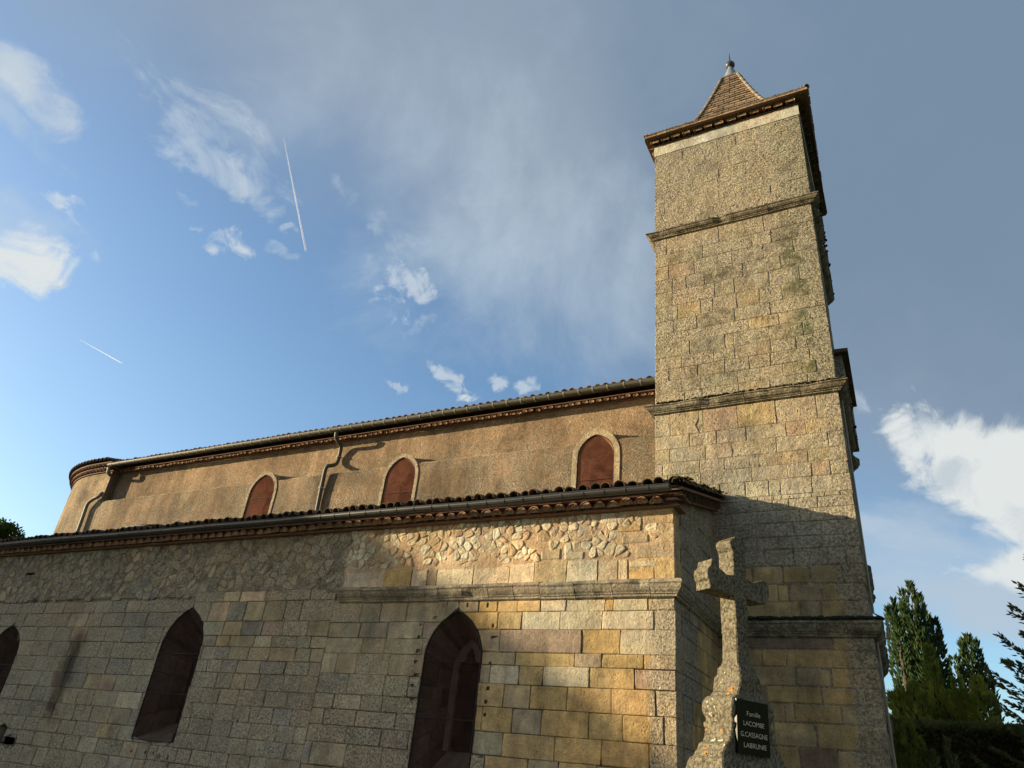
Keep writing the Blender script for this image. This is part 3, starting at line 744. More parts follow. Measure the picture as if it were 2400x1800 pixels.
t5 = [4.05] + [Z4(*p).z for p in ((900, 893), (900, 1008), (1000, 1135), (1000, 1247), (1000, 1372), (1000, 1535))]
j5 = [(860, [1090]), (950, [625, 785, 1175]), (1070, [840, 1075]), (1190, [655, 1010, 1240]), (1310, [775, 835, 1140]), (1450, [700, 980, 1260])]
for i, (y, js) in enumerate(j5): TC.append((t5[i + 1], t5[i], [Z4(x, y).x for x in js]))
zz = t5[-1]
while zz > .35: TC.append((zz - .33, zz, [Z4(870, 1600).x, Z4(1105, 1600).x] if zz == t5[-1] else None)); zz -= .33
TC.append((0, zz, None))
t2 = [12.86] + [Z2(*p).z for p in ((940, 205), (1040, 288), (1140, 390), (960, 545), (890, 690), (1100, 780), (1150, 885), (1200, 975), (1200, 1098))]
j2 = [(120, [300, 750, 1145]), (240, [610, 1040, 1210]), (330, [320, 540, 865, 1140, 1405]), (440, [350, 470, 625, 960, 1290]), (570, [350, 715, 885, 1190, 1460]), (700, [395, 595, 700, 905, 1105, 1305]),
      (840, [360, 560, 890, 1200]), (930, [640, 1010, 1275]), (1040, [500, 805, 880, 1195, 1490])]
for i, (y, js) in enumerate(j2): TC.append((t2[i + 1], t2[i], [Z2(x, y).x for x in js]))
zz = t2[-1]; nrow = 4; hh = (zz - 8.5) / nrow
for k in range(nrow): TC.append((zz - hh * (k + 1), zz - hh * k, None))
zz = 13.05
TOP = []
while zz < 15.55: TOP.append((zz, min(zz + .31, 15.6), None)); zz += .31
HOLE = Slot(Z3(552, 340).x, Z3(615, 340).x, Z3(580, 372).z, Z3(580, 320).z)
TLO = [c for c in TC if c[0] < 6.1]; THI = [c for c in TC if c[0] >= 6.1]
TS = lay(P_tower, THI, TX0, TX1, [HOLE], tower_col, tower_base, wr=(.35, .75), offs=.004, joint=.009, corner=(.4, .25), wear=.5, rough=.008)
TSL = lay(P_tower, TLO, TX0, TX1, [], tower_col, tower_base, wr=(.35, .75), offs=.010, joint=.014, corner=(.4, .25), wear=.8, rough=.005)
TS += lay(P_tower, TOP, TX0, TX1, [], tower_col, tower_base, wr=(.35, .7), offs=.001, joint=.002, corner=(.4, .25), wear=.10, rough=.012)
# the tower's right flank, seen edge-on
flank = [(a, b, None) for a, b, _ in TC] + TOP
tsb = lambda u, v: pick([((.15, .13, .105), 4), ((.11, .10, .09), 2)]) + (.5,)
FS = []
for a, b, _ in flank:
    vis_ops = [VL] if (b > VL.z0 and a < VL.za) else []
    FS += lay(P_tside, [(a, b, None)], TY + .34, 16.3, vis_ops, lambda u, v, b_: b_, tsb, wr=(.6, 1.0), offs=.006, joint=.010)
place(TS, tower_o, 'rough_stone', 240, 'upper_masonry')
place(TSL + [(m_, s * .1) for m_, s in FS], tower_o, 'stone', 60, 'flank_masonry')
TCOR = (.17, .15, .11, .45)  # cornice stone darkened to stand in for its down-facing shade
for zt, zb, out, nm in ((13.03, 12.86, .17, 0), (8.50, 8.31, .18, 1), (4.30, 4.04, .16, 2)):
    x0 = TX0 if zt > 5 else CX - .02
    moulding(tower_o, prof_band(zt, zb, out), P_tower, x0, TX1, (.7, 1.1), TCOR, mitre0=zt > 5, mitre1=True, wear=.8)
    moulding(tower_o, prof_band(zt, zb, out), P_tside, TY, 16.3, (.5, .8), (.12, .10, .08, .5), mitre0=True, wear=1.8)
    if zt > 5:
        PL = lambda u, v, d: (TX0 - d, 16.3 - u, v)
        moulding(tower_o, prof_band(zt, zb, out), PL, 0, 16.3 - TY, (.9, 1.2), TCOR, mitre1=True, wear=.6)
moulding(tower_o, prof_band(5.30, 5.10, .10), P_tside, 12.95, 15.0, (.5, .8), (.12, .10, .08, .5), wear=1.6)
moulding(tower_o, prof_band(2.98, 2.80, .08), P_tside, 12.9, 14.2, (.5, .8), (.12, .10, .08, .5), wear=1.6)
# pale smooth band under the eaves
bd = MB(); bd.cur = (.50, .46, .37, .12)
bd.box(TX0 - .012, TX1 + .012, TY - .016, 16.2, 15.60, ZT)
bd.build('eaves_band', 'mortar', tower_o)
# louvre on the flank
lv = MB(); lv.cur = (.1, .1, .1, 0)
lv.box(TX1 - .35, TX1 - .28, VL.uc - VL.w, VL.uc + VL.w, VL.z0, VL.za); lo = lv.build('louvre', 'iron', tower_o)
for k in range(8):
    b_ = MB(); z0 = VL.z0 + .06 + k * .21; b_.quad((TX1 - .30, VL.uc - VL.w, z0 + .12), (TX1 - .30, VL.uc + VL.w, z0 + .12), (TX1 - .10, VL.uc + VL.w, z0), (TX1 - .10, VL.uc - VL.w, z0))
    b_.quad((TX1 - .30, VL.uc - VL.w, z0 + .10), (TX1 - .10, VL.uc - VL.w, z0 - .02), (TX1 - .10, VL.uc + VL.w, z0 - .02), (TX1 - .30, VL.uc + VL.w, z0 + .10))
    b_.build('slat', 'shutter', tower_o)
# hooded housing on the flank above the middle cornice
hb = MB(); hb.cur = (.14, .12, .09, .6)
hb.box(TX1 - .1, -.385, 13.32, 15.5, 8.45, 9.62); hb_o = hb.build('flank_housing', 'stone', tower_o)
hr = MB(); e0, e1, zz0 = 13.18, 15.6, 9.64
hr.poly([(-.26, e0, zz0), (-.30, e1, zz0), (-.75, e1, 9.95), (-.70, 13.65, 9.95)]); hr.poly([(-.26, e0, zz0), (-.70, 13.65, 9.95), (-.75, e0, zz0)])
hr.poly([(-.26, e0, zz0 - .07), (-.75, e0, zz0 - .07), (-.75, e1, zz0 - .07), (-.30, e1, zz0 - .07)]); hr.poly([(-.26, e0, zz0 - .07), (-.30, e1, zz0 - .07), (-.30, e1, zz0), (-.26, e0, zz0)]); hr.poly([(-.75, e0, zz0 - .07), (-.26, e0, zz0 - .07), (-.26, e0, zz0), (-.75, e0, zz0)])
hr.build('housing_roof', 'tile_dark', tower_o)
# putlog hole back, conductor
def recess(mb, P, s, dep):
    a, b, c, d = (s.uc - s.w, s.z0), (s.uc + s.w, s.z0), (s.uc + s.w, s.za), (s.uc - s.w, s.za); q = [a, b, c, d]
    for i in range(4):
        p0, p1 = q[i], q[(i + 1) % 4]; mb.poly([P(*p0, .0), P(*p0, -dep), P(*p1, -dep), P(*p1, .0)])
    mb.poly([P(*p, -dep) for p in q])
# (tower hole: the backing stays, the block is cut away 14 mm; a loose stone sits in it)
for sl__ in (SL1, SLV, SLH):
    hk = MB(); recess(hk, P_aisle, sl__, .38); hk.build('loophole_lining', 'reveal', aisle_o)
cb = MB(); cb.tube([(TX1 + .035, 12.62, 0), (TX1 + .03, 12.62, 4.0), (TX1 + .2, 12.62, 4.1), (TX1 + .2, 12.62, 4.35), (TX1 + .035, 12.62, 4.45), (TX1 + .03, 12.62, 8.2)], .018, 6)
cb.build('lightning_conductor', 'bracket', church)

# ---- moss cushions on ledges
def moss(parent, mat, P, u0, u1, zt, out, n, sz, name='moss'):
    mb = MB()
    for _ in range(n):
        u = rnd(u0, u1)
        if nz(u * 1.3, zt) < -.28: continue
        s = rnd(*sz); d = rnd(.2, 1.) * out; k = random.choice((5, 6)); ph = rnd(0, 6)
        rings = []
        for f, h in ((1., -.01), (.85, .45), (.4, .8)):
            rings.append([mb.vert(P(u + s * f * math.cos(ph + 6.283 * i / k), zt + s * h * .8 + rnd(-.1, .1) * s, d + s * f * .6 * math.sin(ph + 6.283 * i / k))) for i in range(k)])
        for a, b in zip(rings, rings[1:]):
            for i in range(k): mb.face(a[i], a[(i + 1) % k], b[(i + 1) % k], b[i])
        mb.face(*rings[-1])
    return mb.build(name, mat, parent, kind='stuff', smooth=True)
moss(tower_o, 'moss', P_tower, TX0, TX1 + .15, 8.50, .17, 420, (.015, .05))
moss(tower_o, 'moss', P_tower, TX0 + .2, TX1, 13.03, .16, 150, (.012, .03))
moss(tower_o, 'dark_moss', P_tower, CX + .2, TX1 + .14, 4.30, .15, 520, (.03, .075))
moss(tower_o, 'dark_moss', P_tside, TY, 16.3, 8.46, .19, 160, (.02, .06))
moss(tower_o, 'dark_moss', P_tside, TY, 16.3, 12.98, .18, 120, (.02, .05))

# ---- half-round clay tiles and eaves
def canal_tile(mb, p0, p1, r0, r1, up, seg=6, th=.012):
    """cover tile, arched over the line p0 -> p1 (p0 is the eaves end)"""
    p0, p1 = Vector(p0), Vector(p1); ax = (p1 - p0).normalized(); up = Vector(up); up = (up - ax * up.dot(ax)).normalized(); sd = ax.cross(up)
    rows = []
    for p, r in ((p0, r0), (p1, r1)):
        rows.append([p + sd * (r * math.cos(math.pi * k / seg)) + up * (r * math.sin(math.pi * k / seg)) for k in range(seg + 1)])
        rows.append([p + sd * ((r - th) * math.cos(math.pi * k / seg)) + up * ((r - th) * math.sin(math.pi * k / seg)) for k in range(seg + 1)])
    o0, i0, o1, i1 = rows
    a = [mb.vert(p) for p in o0]; b = [mb.vert(p) for p in i0]; c = [mb.vert(p) for p in o1]; d = [mb.vert(p) for p in i1]
    for k in range(seg):
        mb.face(a[k], c[k], c[k + 1], a[k + 1]); mb.face(b[k + 1], d[k + 1], d[k], b[k]); mb.face(a[k], a[k + 1], b[k + 1], b[k])
def genoise(parent, P, u0, u1, z, step, r, out0, out1, mat='tile_pale', n_parts=999, fill='mortar'):
    n = int((u1 - u0) / step); rest = MB(); fl = MB(); fl.cur = (.32, .22, .14, .3)
    for k in range(n):
        u = u0 + (k + .5) * step + rnd(-.008, .008)
        mb = MB(); z_ = z + rnd(-.008, .006); o = out1 + rnd(-.022, .018)
        rr_ = r * rnd(.9, 1.06); canal_tile(mb, P(u + rnd(-.01, .01), z_, o), P(u, z_, out0), rr_, rr_ * .92, (rnd(-.08, .08), 0, 1), 6)
        # mortar plug, set back inside the tile
        fl = MB(); fl.cur = (.32, .22, .14, .3)
        pl = [fl.vert(P(u + (r - .013) * math.cos(math.pi * i / 6), z_ + (r - .013) * math.sin(math.pi * i / 6), o - .012)) for i in range(7)]
        fl.face(*pl)
        if k < n_parts:
            mb.build('eaves_tile', mat, parent, smooth=False)
            fo = fl.build('mortar_plug', fill, parent)
        else: rest.join(mb)
    if rest.v: rest.build('eaves_tiles', mat, parent, kind='stuff')
# aisle eaves
ZE = 5.44
eb = MB(); eb.cur = (.33, .17, .10, .1)
eb.box(-27, CX + .10, AY - .10, AY + .3, ZE - .035, ZE)                 # flat tile course under the scallops
eb.box(-27, CX + .16, AY - .17, AY + .3, ZE + .125, ZE + .155)          # flat course over them
eb.build('eaves_course', 'band', aisle_o)
genoise(aisle_o, P_aisle, -25., CX + .04, ZE, .225, .108, -.05, .19)
gb = MB(); gb.cur = (.30, .2, .13, .3); gb.box(-27, CX, AY - .02, AY + .2, ZE, ZE + .125); gb.build('eaves_backing', 'mortar', aisle_o)
SLP = .29
roof = MB()
zr = lambda y: 5.60 + SLP * (y - 9.6)
def slab(mb, x0, x1, y0, y1, f, th):
    mb.poly([(x0, y0, f(y0)), (x1, y0, f(y0)), (x1, y1, f(y1)), (x0, y1, f(y1))]); mb.poly([(x0, y0, f(y0) - th), (x0, y1, f(y1) - th), (x1, y1, f(y1) - th), (x1, y0, f(y0) - th)])
    mb.poly([(x0, y0, f(y0) - th), (x1, y0, f(y0) - th), (x1, y0, f(y0)), (x0, y0, f(y0))]); mb.poly([(x1, y0, f(y0) - th), (x1, y1, f(y1) - th), (x1, y1, f(y1)), (x1, y0, f(y0))]); mb.poly([(x0, y0, f(y0) - th), (x0, y0, f(y0)), (x0, y1, f(y1)), (x0, y1, f(y1) - th)])
slab(roof, -27, CX + .13, 9.72, 13.3, lambda y: zr(y) + .02, .03)
aroof = roof.build('aisle_roof', 'tile_dark', church); PINV[aroof.name] = Matrix()
rest = MB()
k = 0; x = CX + .10
while x > -26.8:
    y = 9.64 + rnd(-.02, .02); first = True
    while y < 12.9:
        L = .42; mb = MB()
        q_ = rnd(.88, 1.1); canal_tile(mb, (x + rnd(-.022, .022), y + (rnd(-.05, .02) if first else 0), zr(y) + .055 + rnd(-.008, .018)), (x, y + L, zr(y + L) + .03), .088 * q_, .072 * q_, (rnd(-.12, .12), 0, 1), 6)
        if first: mb.build('roof_tile', 'tile_dark', aroof)
        else: rest.join(mb)
        first = False; y += .36
    x -= .205
rest.build('roof_tiles', 'tile_dark', aroof, kind='stuff')
# verge over the return wall: scalloped course following the slope, mossy
vb_ = MB(); vb_.cur = (.2, .14, .09, .5)
for (o0, o1, dz0, dz1) in ((-.05, .10, -.20, -.165), (-.05, .20, -.05, -.01)):
    a = [(CX + o0, 9.75, zr(9.75) + dz0), (CX + o1, 9.75, zr(9.75) + dz0), (CX + o1, TY, zr(TY) + dz0), (CX + o0, TY, zr(TY) + dz0)]
    b = [(p[0], p[1], p[2] + dz1 - dz0) for p in a]
    vb_.poly(list(reversed(a))); vb_.poly(b)
    for i in range(4): vb_.poly([a[i], a[(i + 1) % 4], b[(i + 1) % 4], b[i]])
vb_.build('verge_course', 'band', aisle_o)
for k in range(12):
    y = 9.95 + k * .21; mb = MB(); canal_tile(mb, (CX + .17, y, zr(y) - .155), (CX - .04, y, zr(y) - .155), .10, .09, (0, 0, 1), 6); mb.build('eaves_tile', 'tile_dark', aisle_o)
for k in range(7):
    y = 9.62 + k * .40; mb = MB(); canal_tile(mb, (CX + .17, y, zr(y) + .05), (CX + .17, y + .46, zr(y + .46) + .03), .095, .08, (0, 0, 1), 6); mb.build('verge_tile', 'tile_dark', aroof)
P_verge = lambda u, v, d: (CX + .08 + d, u, v + SLP * (u - 9.6))
moss(aroof, 'moss', P_verge, 9.6, 12.4, 5.70, .22, 160, (.02, .05))
moss(aroof, 'moss', lambda u, v, d: (u, 9.68 + d, v), -6.4, -4.4, 5.72, .05, 60, (.015, .035))

# gutters
def gutter(parent, P, u0, u1, z, out, r, mat, bmat, step, wide, zslope=0., bold=1.3):
    mb = MB(); seg = 8; rows = []; nG = 28; sag = lambda u: .016 * nz(u * .42, z) - .006 * abs(math.sin(u * 1.3)); us_ = [u0 + (u1 - u0) * k / nG for k in range(nG + 1)]; z0_ = z
    for u in us_:
        z = z0_ + sag(u)
        rows.append([P(u, z - r * math.sin(math.pi * k / seg), out + r * math.cos(math.pi * k / seg)) for k in range(seg + 1)] + [P(u, z - (r - .006) * math.sin(math.pi * k / seg), out + (r - .006) * math.cos(math.pi * k / seg)) for k in range(seg, -1, -1)])
    idx = mb.grid(rows, True); mb.face(*idx[0]); mb.face(*reversed(idx[-1])); z = z0_
    mb.tube([P(u, z + sag(u) + .004, out + r) for u in us_], .009, 6)
    e = [P(u1, z - r * math.sin(math.pi * k / seg), out + r * math.cos(math.pi * k / seg)) for k in range(seg + 1)]; mb.poly(e)
    g = mb.build('gutter', mat, parent, smooth=False); PINV[g.name] = Matrix()
    u = u0 + .2
    while u < u1 - .05:
        b = MB(); rr = r + .006; w = wide / 2; z = z0_ + sag(u)
        rws = [[P(u + s * w, z + (.012 if k in (0, seg) else 0) - rr * math.sin(math.pi * k / seg), out + rr * math.cos(math.pi * k / seg)) for k in range(seg + 1)] for s in (-1, 1)]
        ri = [[P(u + s * w, z - (r + .001) * math.sin(math.pi * k / seg), out + (r + .001) * math.cos(math.pi * k / seg)) for k in range(seg + 1)] for s in (-1, 1)]
        b.grid([ri[0], rws[0], rws[1], ri[1]])
        b.build('bracket', bmat, g); u += step * rnd(.93, 1.07)
    return g
gutter(church, P_aisle, -26.8, CX + .06, 5.60, .41, .078, 'zinc_dark', 'zinc_dark', .345, .022)

# ================================================================== NAVE
N3 = Arch(-15.10, .46, 6.2, 7.82, 8.38); N4 = Arch(-10.46, .45, 6.2, 7.82, 8.38); N5 = Arch(-5.36, .42, 6.2, 7.84, 8.34)
NOPS = [N3, N4, N5]; NX0 = -22.25; LED = 8.16; LEDU = 8.30
nv_ = MB()
def ncol(u, v):
    c = (.36, .25, .15); a = .14
    if v < LED + .02:
        c = (.36, .255, .155); a = .30 + .35 * smooth01((7.6 - v) / .6)
        if nz(u * .8, 4) > 0.1: a += .25
    a += .25 * max(0, nz(u * .5, v))
    return c + (a,)
panel(nv_, P_nave, NX0, TX0 + .05, lambda u: LED, 4.5, NOPS, 0., ncol)
n = 190; rows = [[], [], []]
for k in range(n + 1):
    u = NX0 + (TX0 + .05 - NX0) * k / n
    for r_, (v, d, c) in zip(rows, ((LED - .03 + .02 * nz(u * 2, 1), .004, .5), (LED + .03 + .04 * nz(u * 1.7, 8) + .02 * nz(u * 7, 2), -.03 + .02 * nz(u * 5, 3), .45), (LEDU + .03 * nz(u * 1.3, 6), -(NYU - NY) - .01, .2))): r_.append((P_nave(u, v, d), (.45, .37, .22, .25 + .1 * nz(u, 3))))
# ledge skips the hoods
for a, b in zip(rows, rows[1:]):
    for k in range(n):
        um_ = NX0 + (TX0 + .05 - NX0) * (k + .5) / n
        if any(abs(um_ - o.uc) < max(o.hw(8.22), o.hw(8.16)) + .02 for o in NOPS): continue
        q = [a[k], a[k + 1], b[k + 1], b[k]]; nv_.face(*[nv_.vert(p, c) for p, c in q])
panel(nv_, P_naveu, NX0, TX0 + .05, lambda u: 9.42, LEDU - .16, NOPS, 0., ncol)
nave_o = nv_.build('nave_wall', 'plaster', church, label='pink-tan roughcast wall of the high nave'); PINV['nave_wall'] = Matrix()
# hidden walls of the nave body
hw_ = MB(); hw_.cur = (.42, .3, .19, .2)
hw_.quad((-2.0, 13.3, 0), (-2.0, 22, 0), (-2.0, 22, 9.4), (-2.0, 13.3, 9.4)); hw_.quad((-2, 22, 0), (-23, 22, 0), (-23, 22, 9.4), (-2, 22, 9.4)); hw_.quad((-3.9, NYU, 4), (-2, NYU, 4), (-2, NYU, 9.4), (-3.9, NYU, 9.4))
hw_.poly([(-2.0, 13.3, 9.4), (-2, 22, 9.4), (-2, 17.6, 10.75)])
hw_.build('rear_wall', 'plaster', church)
# windows ------------------------------------------------------------
def loft(mb, A, B):
    for k in range(len(A) - 1): mb.quad(A[k], A[k + 1], B[k + 1], B[k])
def window(arch, P, dep, inner, screen, reveal, panes, bars, tracery=False, label=None, rim=None, face_d=-.02, glassmat='glass', sd=-.012, big=False):
    root = bpy.data.objects.new('window', None); COL.objects.link(root); root.parent = church; root.matrix_parent_inverse = PINV['church']; PINV[root.name] = Matrix()
    if label: root['label'] = label
    o = arch.outline(9); i_ = inner.outline(9)
    A = [Vector(P(u, v, face_d)) for u, v in o]; B = [Vector(P(u, v, -dep)) for u, v in i_]
    mb = MB(); mb.quad(A[0], B[0], B[-1], A[-1]); mb.build('sill', reveal, root)
    if big:
        mb = MB(); mb.cur = (.16, .12, .09, .1); loft(mb, [P(u, v, -.03) for u, v in arch.outline(9)], B); mb.build('reveal_bedding', 'mortar', root)
        for k in range(len(A) - 1):
            nseg = max(1, int((A[k] - A[k + 1]).length / .38)); 
            for q in range(nseg):
                a0, a1 = A[k].lerp(A[k + 1], q / nseg), A[k].lerp(A[k + 1], (q + 1) / nseg); b0, b1 = B[k].lerp(B[k + 1], q / nseg), B[k].lerp(B[k + 1], (q + 1) / nseg)
                cut = (.0, rnd(.35, .65), 1.) if nseg > 1 else (.0, 1.)
                for c0, c1 in zip(cut, cut[1:]):
                    mb = MB(); g = .012; kk = rnd(.30, .85); mb.cur = (.30 * kk, .215 * kk, .165 * kk * rnd(.9, 1.05), .12)
                    p = [a0.lerp(b0, c0), a0.lerp(b0, c1), a1.lerp(b1, c1), a1.lerp(b1, c0)]; cen = sum(p, Vector()) / 4; n_ = (p[1] - p[0]).cross(p[3] - p[0]).normalized(); ctr = Vector(P(arch.uc, arch.zs, -dep / 2))
                    if n_.dot(ctr - cen) < 0: n_ = -n_
                    q_ = [x + (cen - x).normalized() * g + n_ * .012 for x in p]; mb.poly(q_)
                    for w_ in range(4): mb.poly([p[w_] - n_ * .01, p[(w_ + 1) % 4] - n_ * .01, q_[(w_ + 1) % 4], q_[w_]])
                    mb.build('reveal_stone', 'mortar', root)
    else:
        mb = MB(); loft(mb, A, B); mb.build('reveal', reveal, root)
    g = MB(); g.poly([P(u, v, -dep + .0) for u, v in i_]); g.build('pane', glassmat, root)
    zb = inner.z0 + .22
    while zb < inner.za - .1:
        b = MB(); w = inner.hw(zb) - .004; b.tube([P(inner.uc - w, zb, -dep + .012), P(inner.uc + w, zb, -dep + .012)], .010, 4); b.build('lead_bar', 'iron', root); zb += .24
    b = MB(); b.tube([P(inner.uc, inner.z0, -dep + .014), P(inner.uc, inner.za - .02, -dep + .014)], .009, 4); b.build('lead_bar', 'iron', root)
    s = MB(); s.poly([P(u, v, sd) for u, v in arch.outline(9, -.012)]); s.build('mesh_screen', screen, root)
    fr = MB(); pts = [P(u, v, sd + .008) for u, v in arch.outline(9, -.010)]; fr.tube(pts + [pts[0]], .011, 6); fr.build('screen_frame', 'rust_iron' if screen == 'screen_red' else 'iron', root)
    for zb in bars:
        b = MB(); w = arch.hw(zb) - .005; b.tube([P(arch.uc - w, zb, sd + .008), P(arch.uc + w, zb, sd + .008)], .010, 6); b.build('glazing_bar', 'rust_iron' if screen == 'screen_red' else 'iron', root)
    if tracery:
        t = MB(); d = -dep + .10; oo = inner.outline(9, .05)
        hwid = inner.w; N = len(oo)
        # cusped lancet head
        def cusp(k):
            u, v = i_[k]; f = .80
            if 0 < k < N - 1:
                a = k / (N - 1) * math.pi; f = .60 + .22 * abs(math.sin(a * 3))
            return (inner.uc + (u - inner.uc) * f, inner.zs - .05 + (v - inner.zs + .05) * (f + .06) if v > inner.zs else v)
        ii = [cusp(k) for k in range(N)]
        F = [t.vert(P(u, v, d)) for u, v in oo]; G = [t.vert(P(u, v, d - .03)) for u, v in ii]; H = [t.vert(P(u, v, d - .12)) for u, v in ii]
        for k in range(N - 1): t.face(F[k], F[k + 1], G[k + 1], G[k]); t.face(G[k], G[k + 1], H[k + 1], H[k])
        t.build('tracery', reveal, root)
    return root
def inn(a, w, z0, zs, za, sh=0.): return Arch(a.uc + sh, w, z0, zs, za)
window(W3, P_aisle, .62, inn(W3, .27, 1.95, 3.05, 3.55), 'screen', 'reveal', 1, (1.55, 2.35, 3.16), True, 'tall pointed window nearest the corner, cusped tracery behind brown mesh', big=True)
window(W2, P_aisle, .62, inn(W2, .27, 2.0, 3.1, 3.6), 'screen', 'reveal', 1, (2.46, 3.18), False, 'middle pointed window of the aisle behind brown mesh', big=True)
window(W1, P_aisle, .62, inn(W1, .27, 1.8, 2.9, 3.3), 'screen', 'reveal', 1, (2.0, 2.85), False, 'leftmost pointed window of the aisle behind brown mesh', big=True)
for a, bars, dp, shf, lab in ((N3, (7.1, 7.7), .44, .03, 'leftmost small red-meshed pointed window high in the nave'), (N4, (7.05, 7.45), .44, .0, 'middle small red-meshed pointed window high in the nave'), (N5, (7.3,), .46, .0, 'small pointed nave window beside the tower')):
    root = window(a, P_nave, dp, inn(a, .30, 6.6, 7.78, 8.16, shf), 'screen_red', 'reveal_nave', 1, bars, False, lab, face_d=.0)
    # stone surround standing proud and rising over the ledge
    hood = MB(); wd = .12 if a is N5 else .085
    hood.cur = (.43, .36, .24, .35) if a is N5 else (.36, .29, .19, .5)
    oi, oo = a.outline(9), a.outline(9, wd); d1 = .02
    A = [hood.vert(P_nave(u, v, d1)) for u, v in oi]; B = [hood.vert(P_nave(u, v, d1)) for u, v in oo]; C = [hood.vert(P_nave(u, v, -.33)) for u, v in oo]; D_ = [hood.vert(P_nave(u, v, -.02)) for u, v in oi]
    for k in range(len(A) - 1):
        hood.face(A[k], A[k + 1], B[k + 1], B[k]); hood.face(B[k], B[k + 1], C[k + 1], C[k]); hood.face(A[k + 1], A[k], D_[k], D_[k + 1])
    hood.build('surround', 'rough_stone', root)
# eaves of the nave
NG = NYU
eb = MB(); eb.cur = (.33, .17, .10, .1)
eb.box(NX0 + .05, TX0 + .02, NG - .05, NG + .3, 9.225, 9.245); eb.box(NX0 + .05, TX0 + .02, NG - .15, NG + .3, 9.315, 9.335)
eb.build('eaves_course', 'band', nave_o)
genoise(nave_o, P_naveu, NX0 + .1, TX0, 9.245, .17, .070, -.05, .12)
gb = MB(); gb.cur = (.30, .2, .13, .3); gb.box(NX0 + .05, TX0, NG - .02, NG + .2, 9.245, 9.315); gb.build('eaves_backing', 'mortar', nave_o)
nzr = lambda y: 9.40 + .30 * (y - 12.9)
roof = MB(); slab(roof, -23.3, -1.9, 12.98, 17.6, lambda y: nzr(y) + .01, .03)
roof.poly([(-23.3, 17.6, nzr(17.6)), (-1.9, 17.6, nzr(17.6)), (-1.9, 22.4, nzr(12.8)), (-23.3, 22.4, nzr(12.8))])
nroof = roof.build('nave_roof', 'tile_dark', church); PINV[nroof.name] = Matrix()
rest = MB(); x = TX0 - .06
while x > NX0 - .8:
    y = 12.9; first = True
    while y < 17.3:
        mb = MB(); canal_tile(mb, (x + rnd(-.01, .01), y + (rnd(-.02, .02) if first else 0), nzr(y) + .05 + rnd(-.004, .012)), (x, y + .42, nzr(y + .42) + .03), .085, .07, (0, 0, 1), 5)
        if first: mb.build('roof_tile', 'tile', nroof)
        else: rest.join(mb)
        first = False; y += .37
    x -= .20
rest.build('roof_tiles', 'tile', nroof, kind='stuff')
ngut = gutter(church, P_nave, NX0 - .02, TX0 - .02, 9.385, .18, .085, 'zinc', 'bracket', .36, .030)
# apse
AC = (-23.0, 17.54); AR = 4.54; ap = MB()
def apt(a, r): return (AC[0] - r * math.sin(a), AC[1] - r * math.cos(a))
def acol(x, y, z): return (.42, .31, .19, .3 + .4 * smooth01((8.0 - z) / .5) + .2 * nz(x * .8, z))
path = [(NX0, NY - .005)] + [apt(R(k * 6), AR + .005) for k in range(0, 31)]
zs = [4.5 + .33 * k for k in range(16)]
idx = [[ap.vert((x, y, min(z, 9.46)), acol(x, y, z)) for x, y in path] for z in zs]
for a, b in zip(idx, idx[1:]):
    for k in range(len(path) - 1): ap.face(a[k + 1], a[k], b[k], b[k + 1])
ap.cur = (.25, .17, .11, .3); ap.quad((NX0, NY - .005, 4.5), (NX0, NYU + .05, 4.5), (NX0, NYU + .05, 9.46), (NX0, NY - .005, 9.46))
apo = ap.build('apse_wall', 'plaster', church, smooth=False); PINV['apse_wall'] = Matrix()
ae = MB(); ae.cur = (.3, .15, .09, .2)
epath = [(NX0 - .1, -1)] + [R(k * 6) for k in range(31)]
def ring(mb, z0, z1, o):
    pts = [(NX0 + .08, NY - o)] + [apt(R(k * 6), AR + o) for k in range(31)]
    inn_ = [(NX0 + .08, NY + .1)] + [apt(R(k * 6), AR - .1) for k in range(31)]
    for k in range(31):
        for z_, fl in ((z0, 0), (z1, 1)):
            q = [pts[k], pts[k + 1], inn_[k + 1], inn_[k]]; q = [(a, b, z_) for a, b in q]; mb.poly(q if fl else list(reversed(q)))
        mb.poly([(*pts[k], z0), (*pts[k], z1), (*pts[k + 1], z1), (*pts[k + 1], z0)])
    mb.poly([(*pts[0], z0), (*inn_[0], z0), (*inn_[0], z1), (*pts[0], z1)])
ring(ae, 9.20, 9.23, .05); ring(ae, 9.33, 9.36, .11); ring(ae, 9.46, 9.49, .19); ae.build('eaves_course', 'band', apo)
for row, (z_, o0) in enumerate(((9.24, .10), (9.37, .18))):
    k = 0
    arcn = int(AR * math.pi * .62 / .2)
    for k in range(arcn + 4):
        mb = MB()
        if k < 4: x = NX0 - .08 - k * .2; p0 = (x, NY - o0, z_); p1 = (x, NY + .05, z_)
        else:
            a = (k - 3.6) * .2 / AR; p0 = (*apt(a, AR + o0), z_); p1 = (*apt(a, AR - .05), z_)
        canal_tile(mb, p0, p1, .088, .08, (0, 0, 1), 5); mb.build('eaves_tile', 'tile', apo)
ar_ = MB(); top = ar_.vert((AC[0], AC[1], nzr(17.6))); o = [ar_.vert((*p, 9.5)) for p in [(NX0 + .08, NY - .21)] + [apt(R(k * 6), AR + .21) for k in range(31)]]
for k in range(31): ar_.face(top, o[k + 1], o[k])
aro = ar_.build('apse_roof', 'tile_dark', church); PINV['apse_roof'] = Matrix()
for k in range(46):
    a = (k - 3) * .205 / AR
    for j in range(2):
        def pp(r_): 
            x, y = apt(a, r_) if a > 0 else (NX0 - .5 - a * AR - .3, AC[1] - r_); f = (AR + .32 - r_) / (AR + .32); return (x, y, 9.53 + f * (nzr(17.6) - 9.5))
        mb = MB(); canal_tile(mb, pp(AR + .26 - j * .36), pp(AR - .16 - j * .36), .088, .075, (0, 0, 1), 5); mb.build('roof_tile', 'tile_dark', aro)

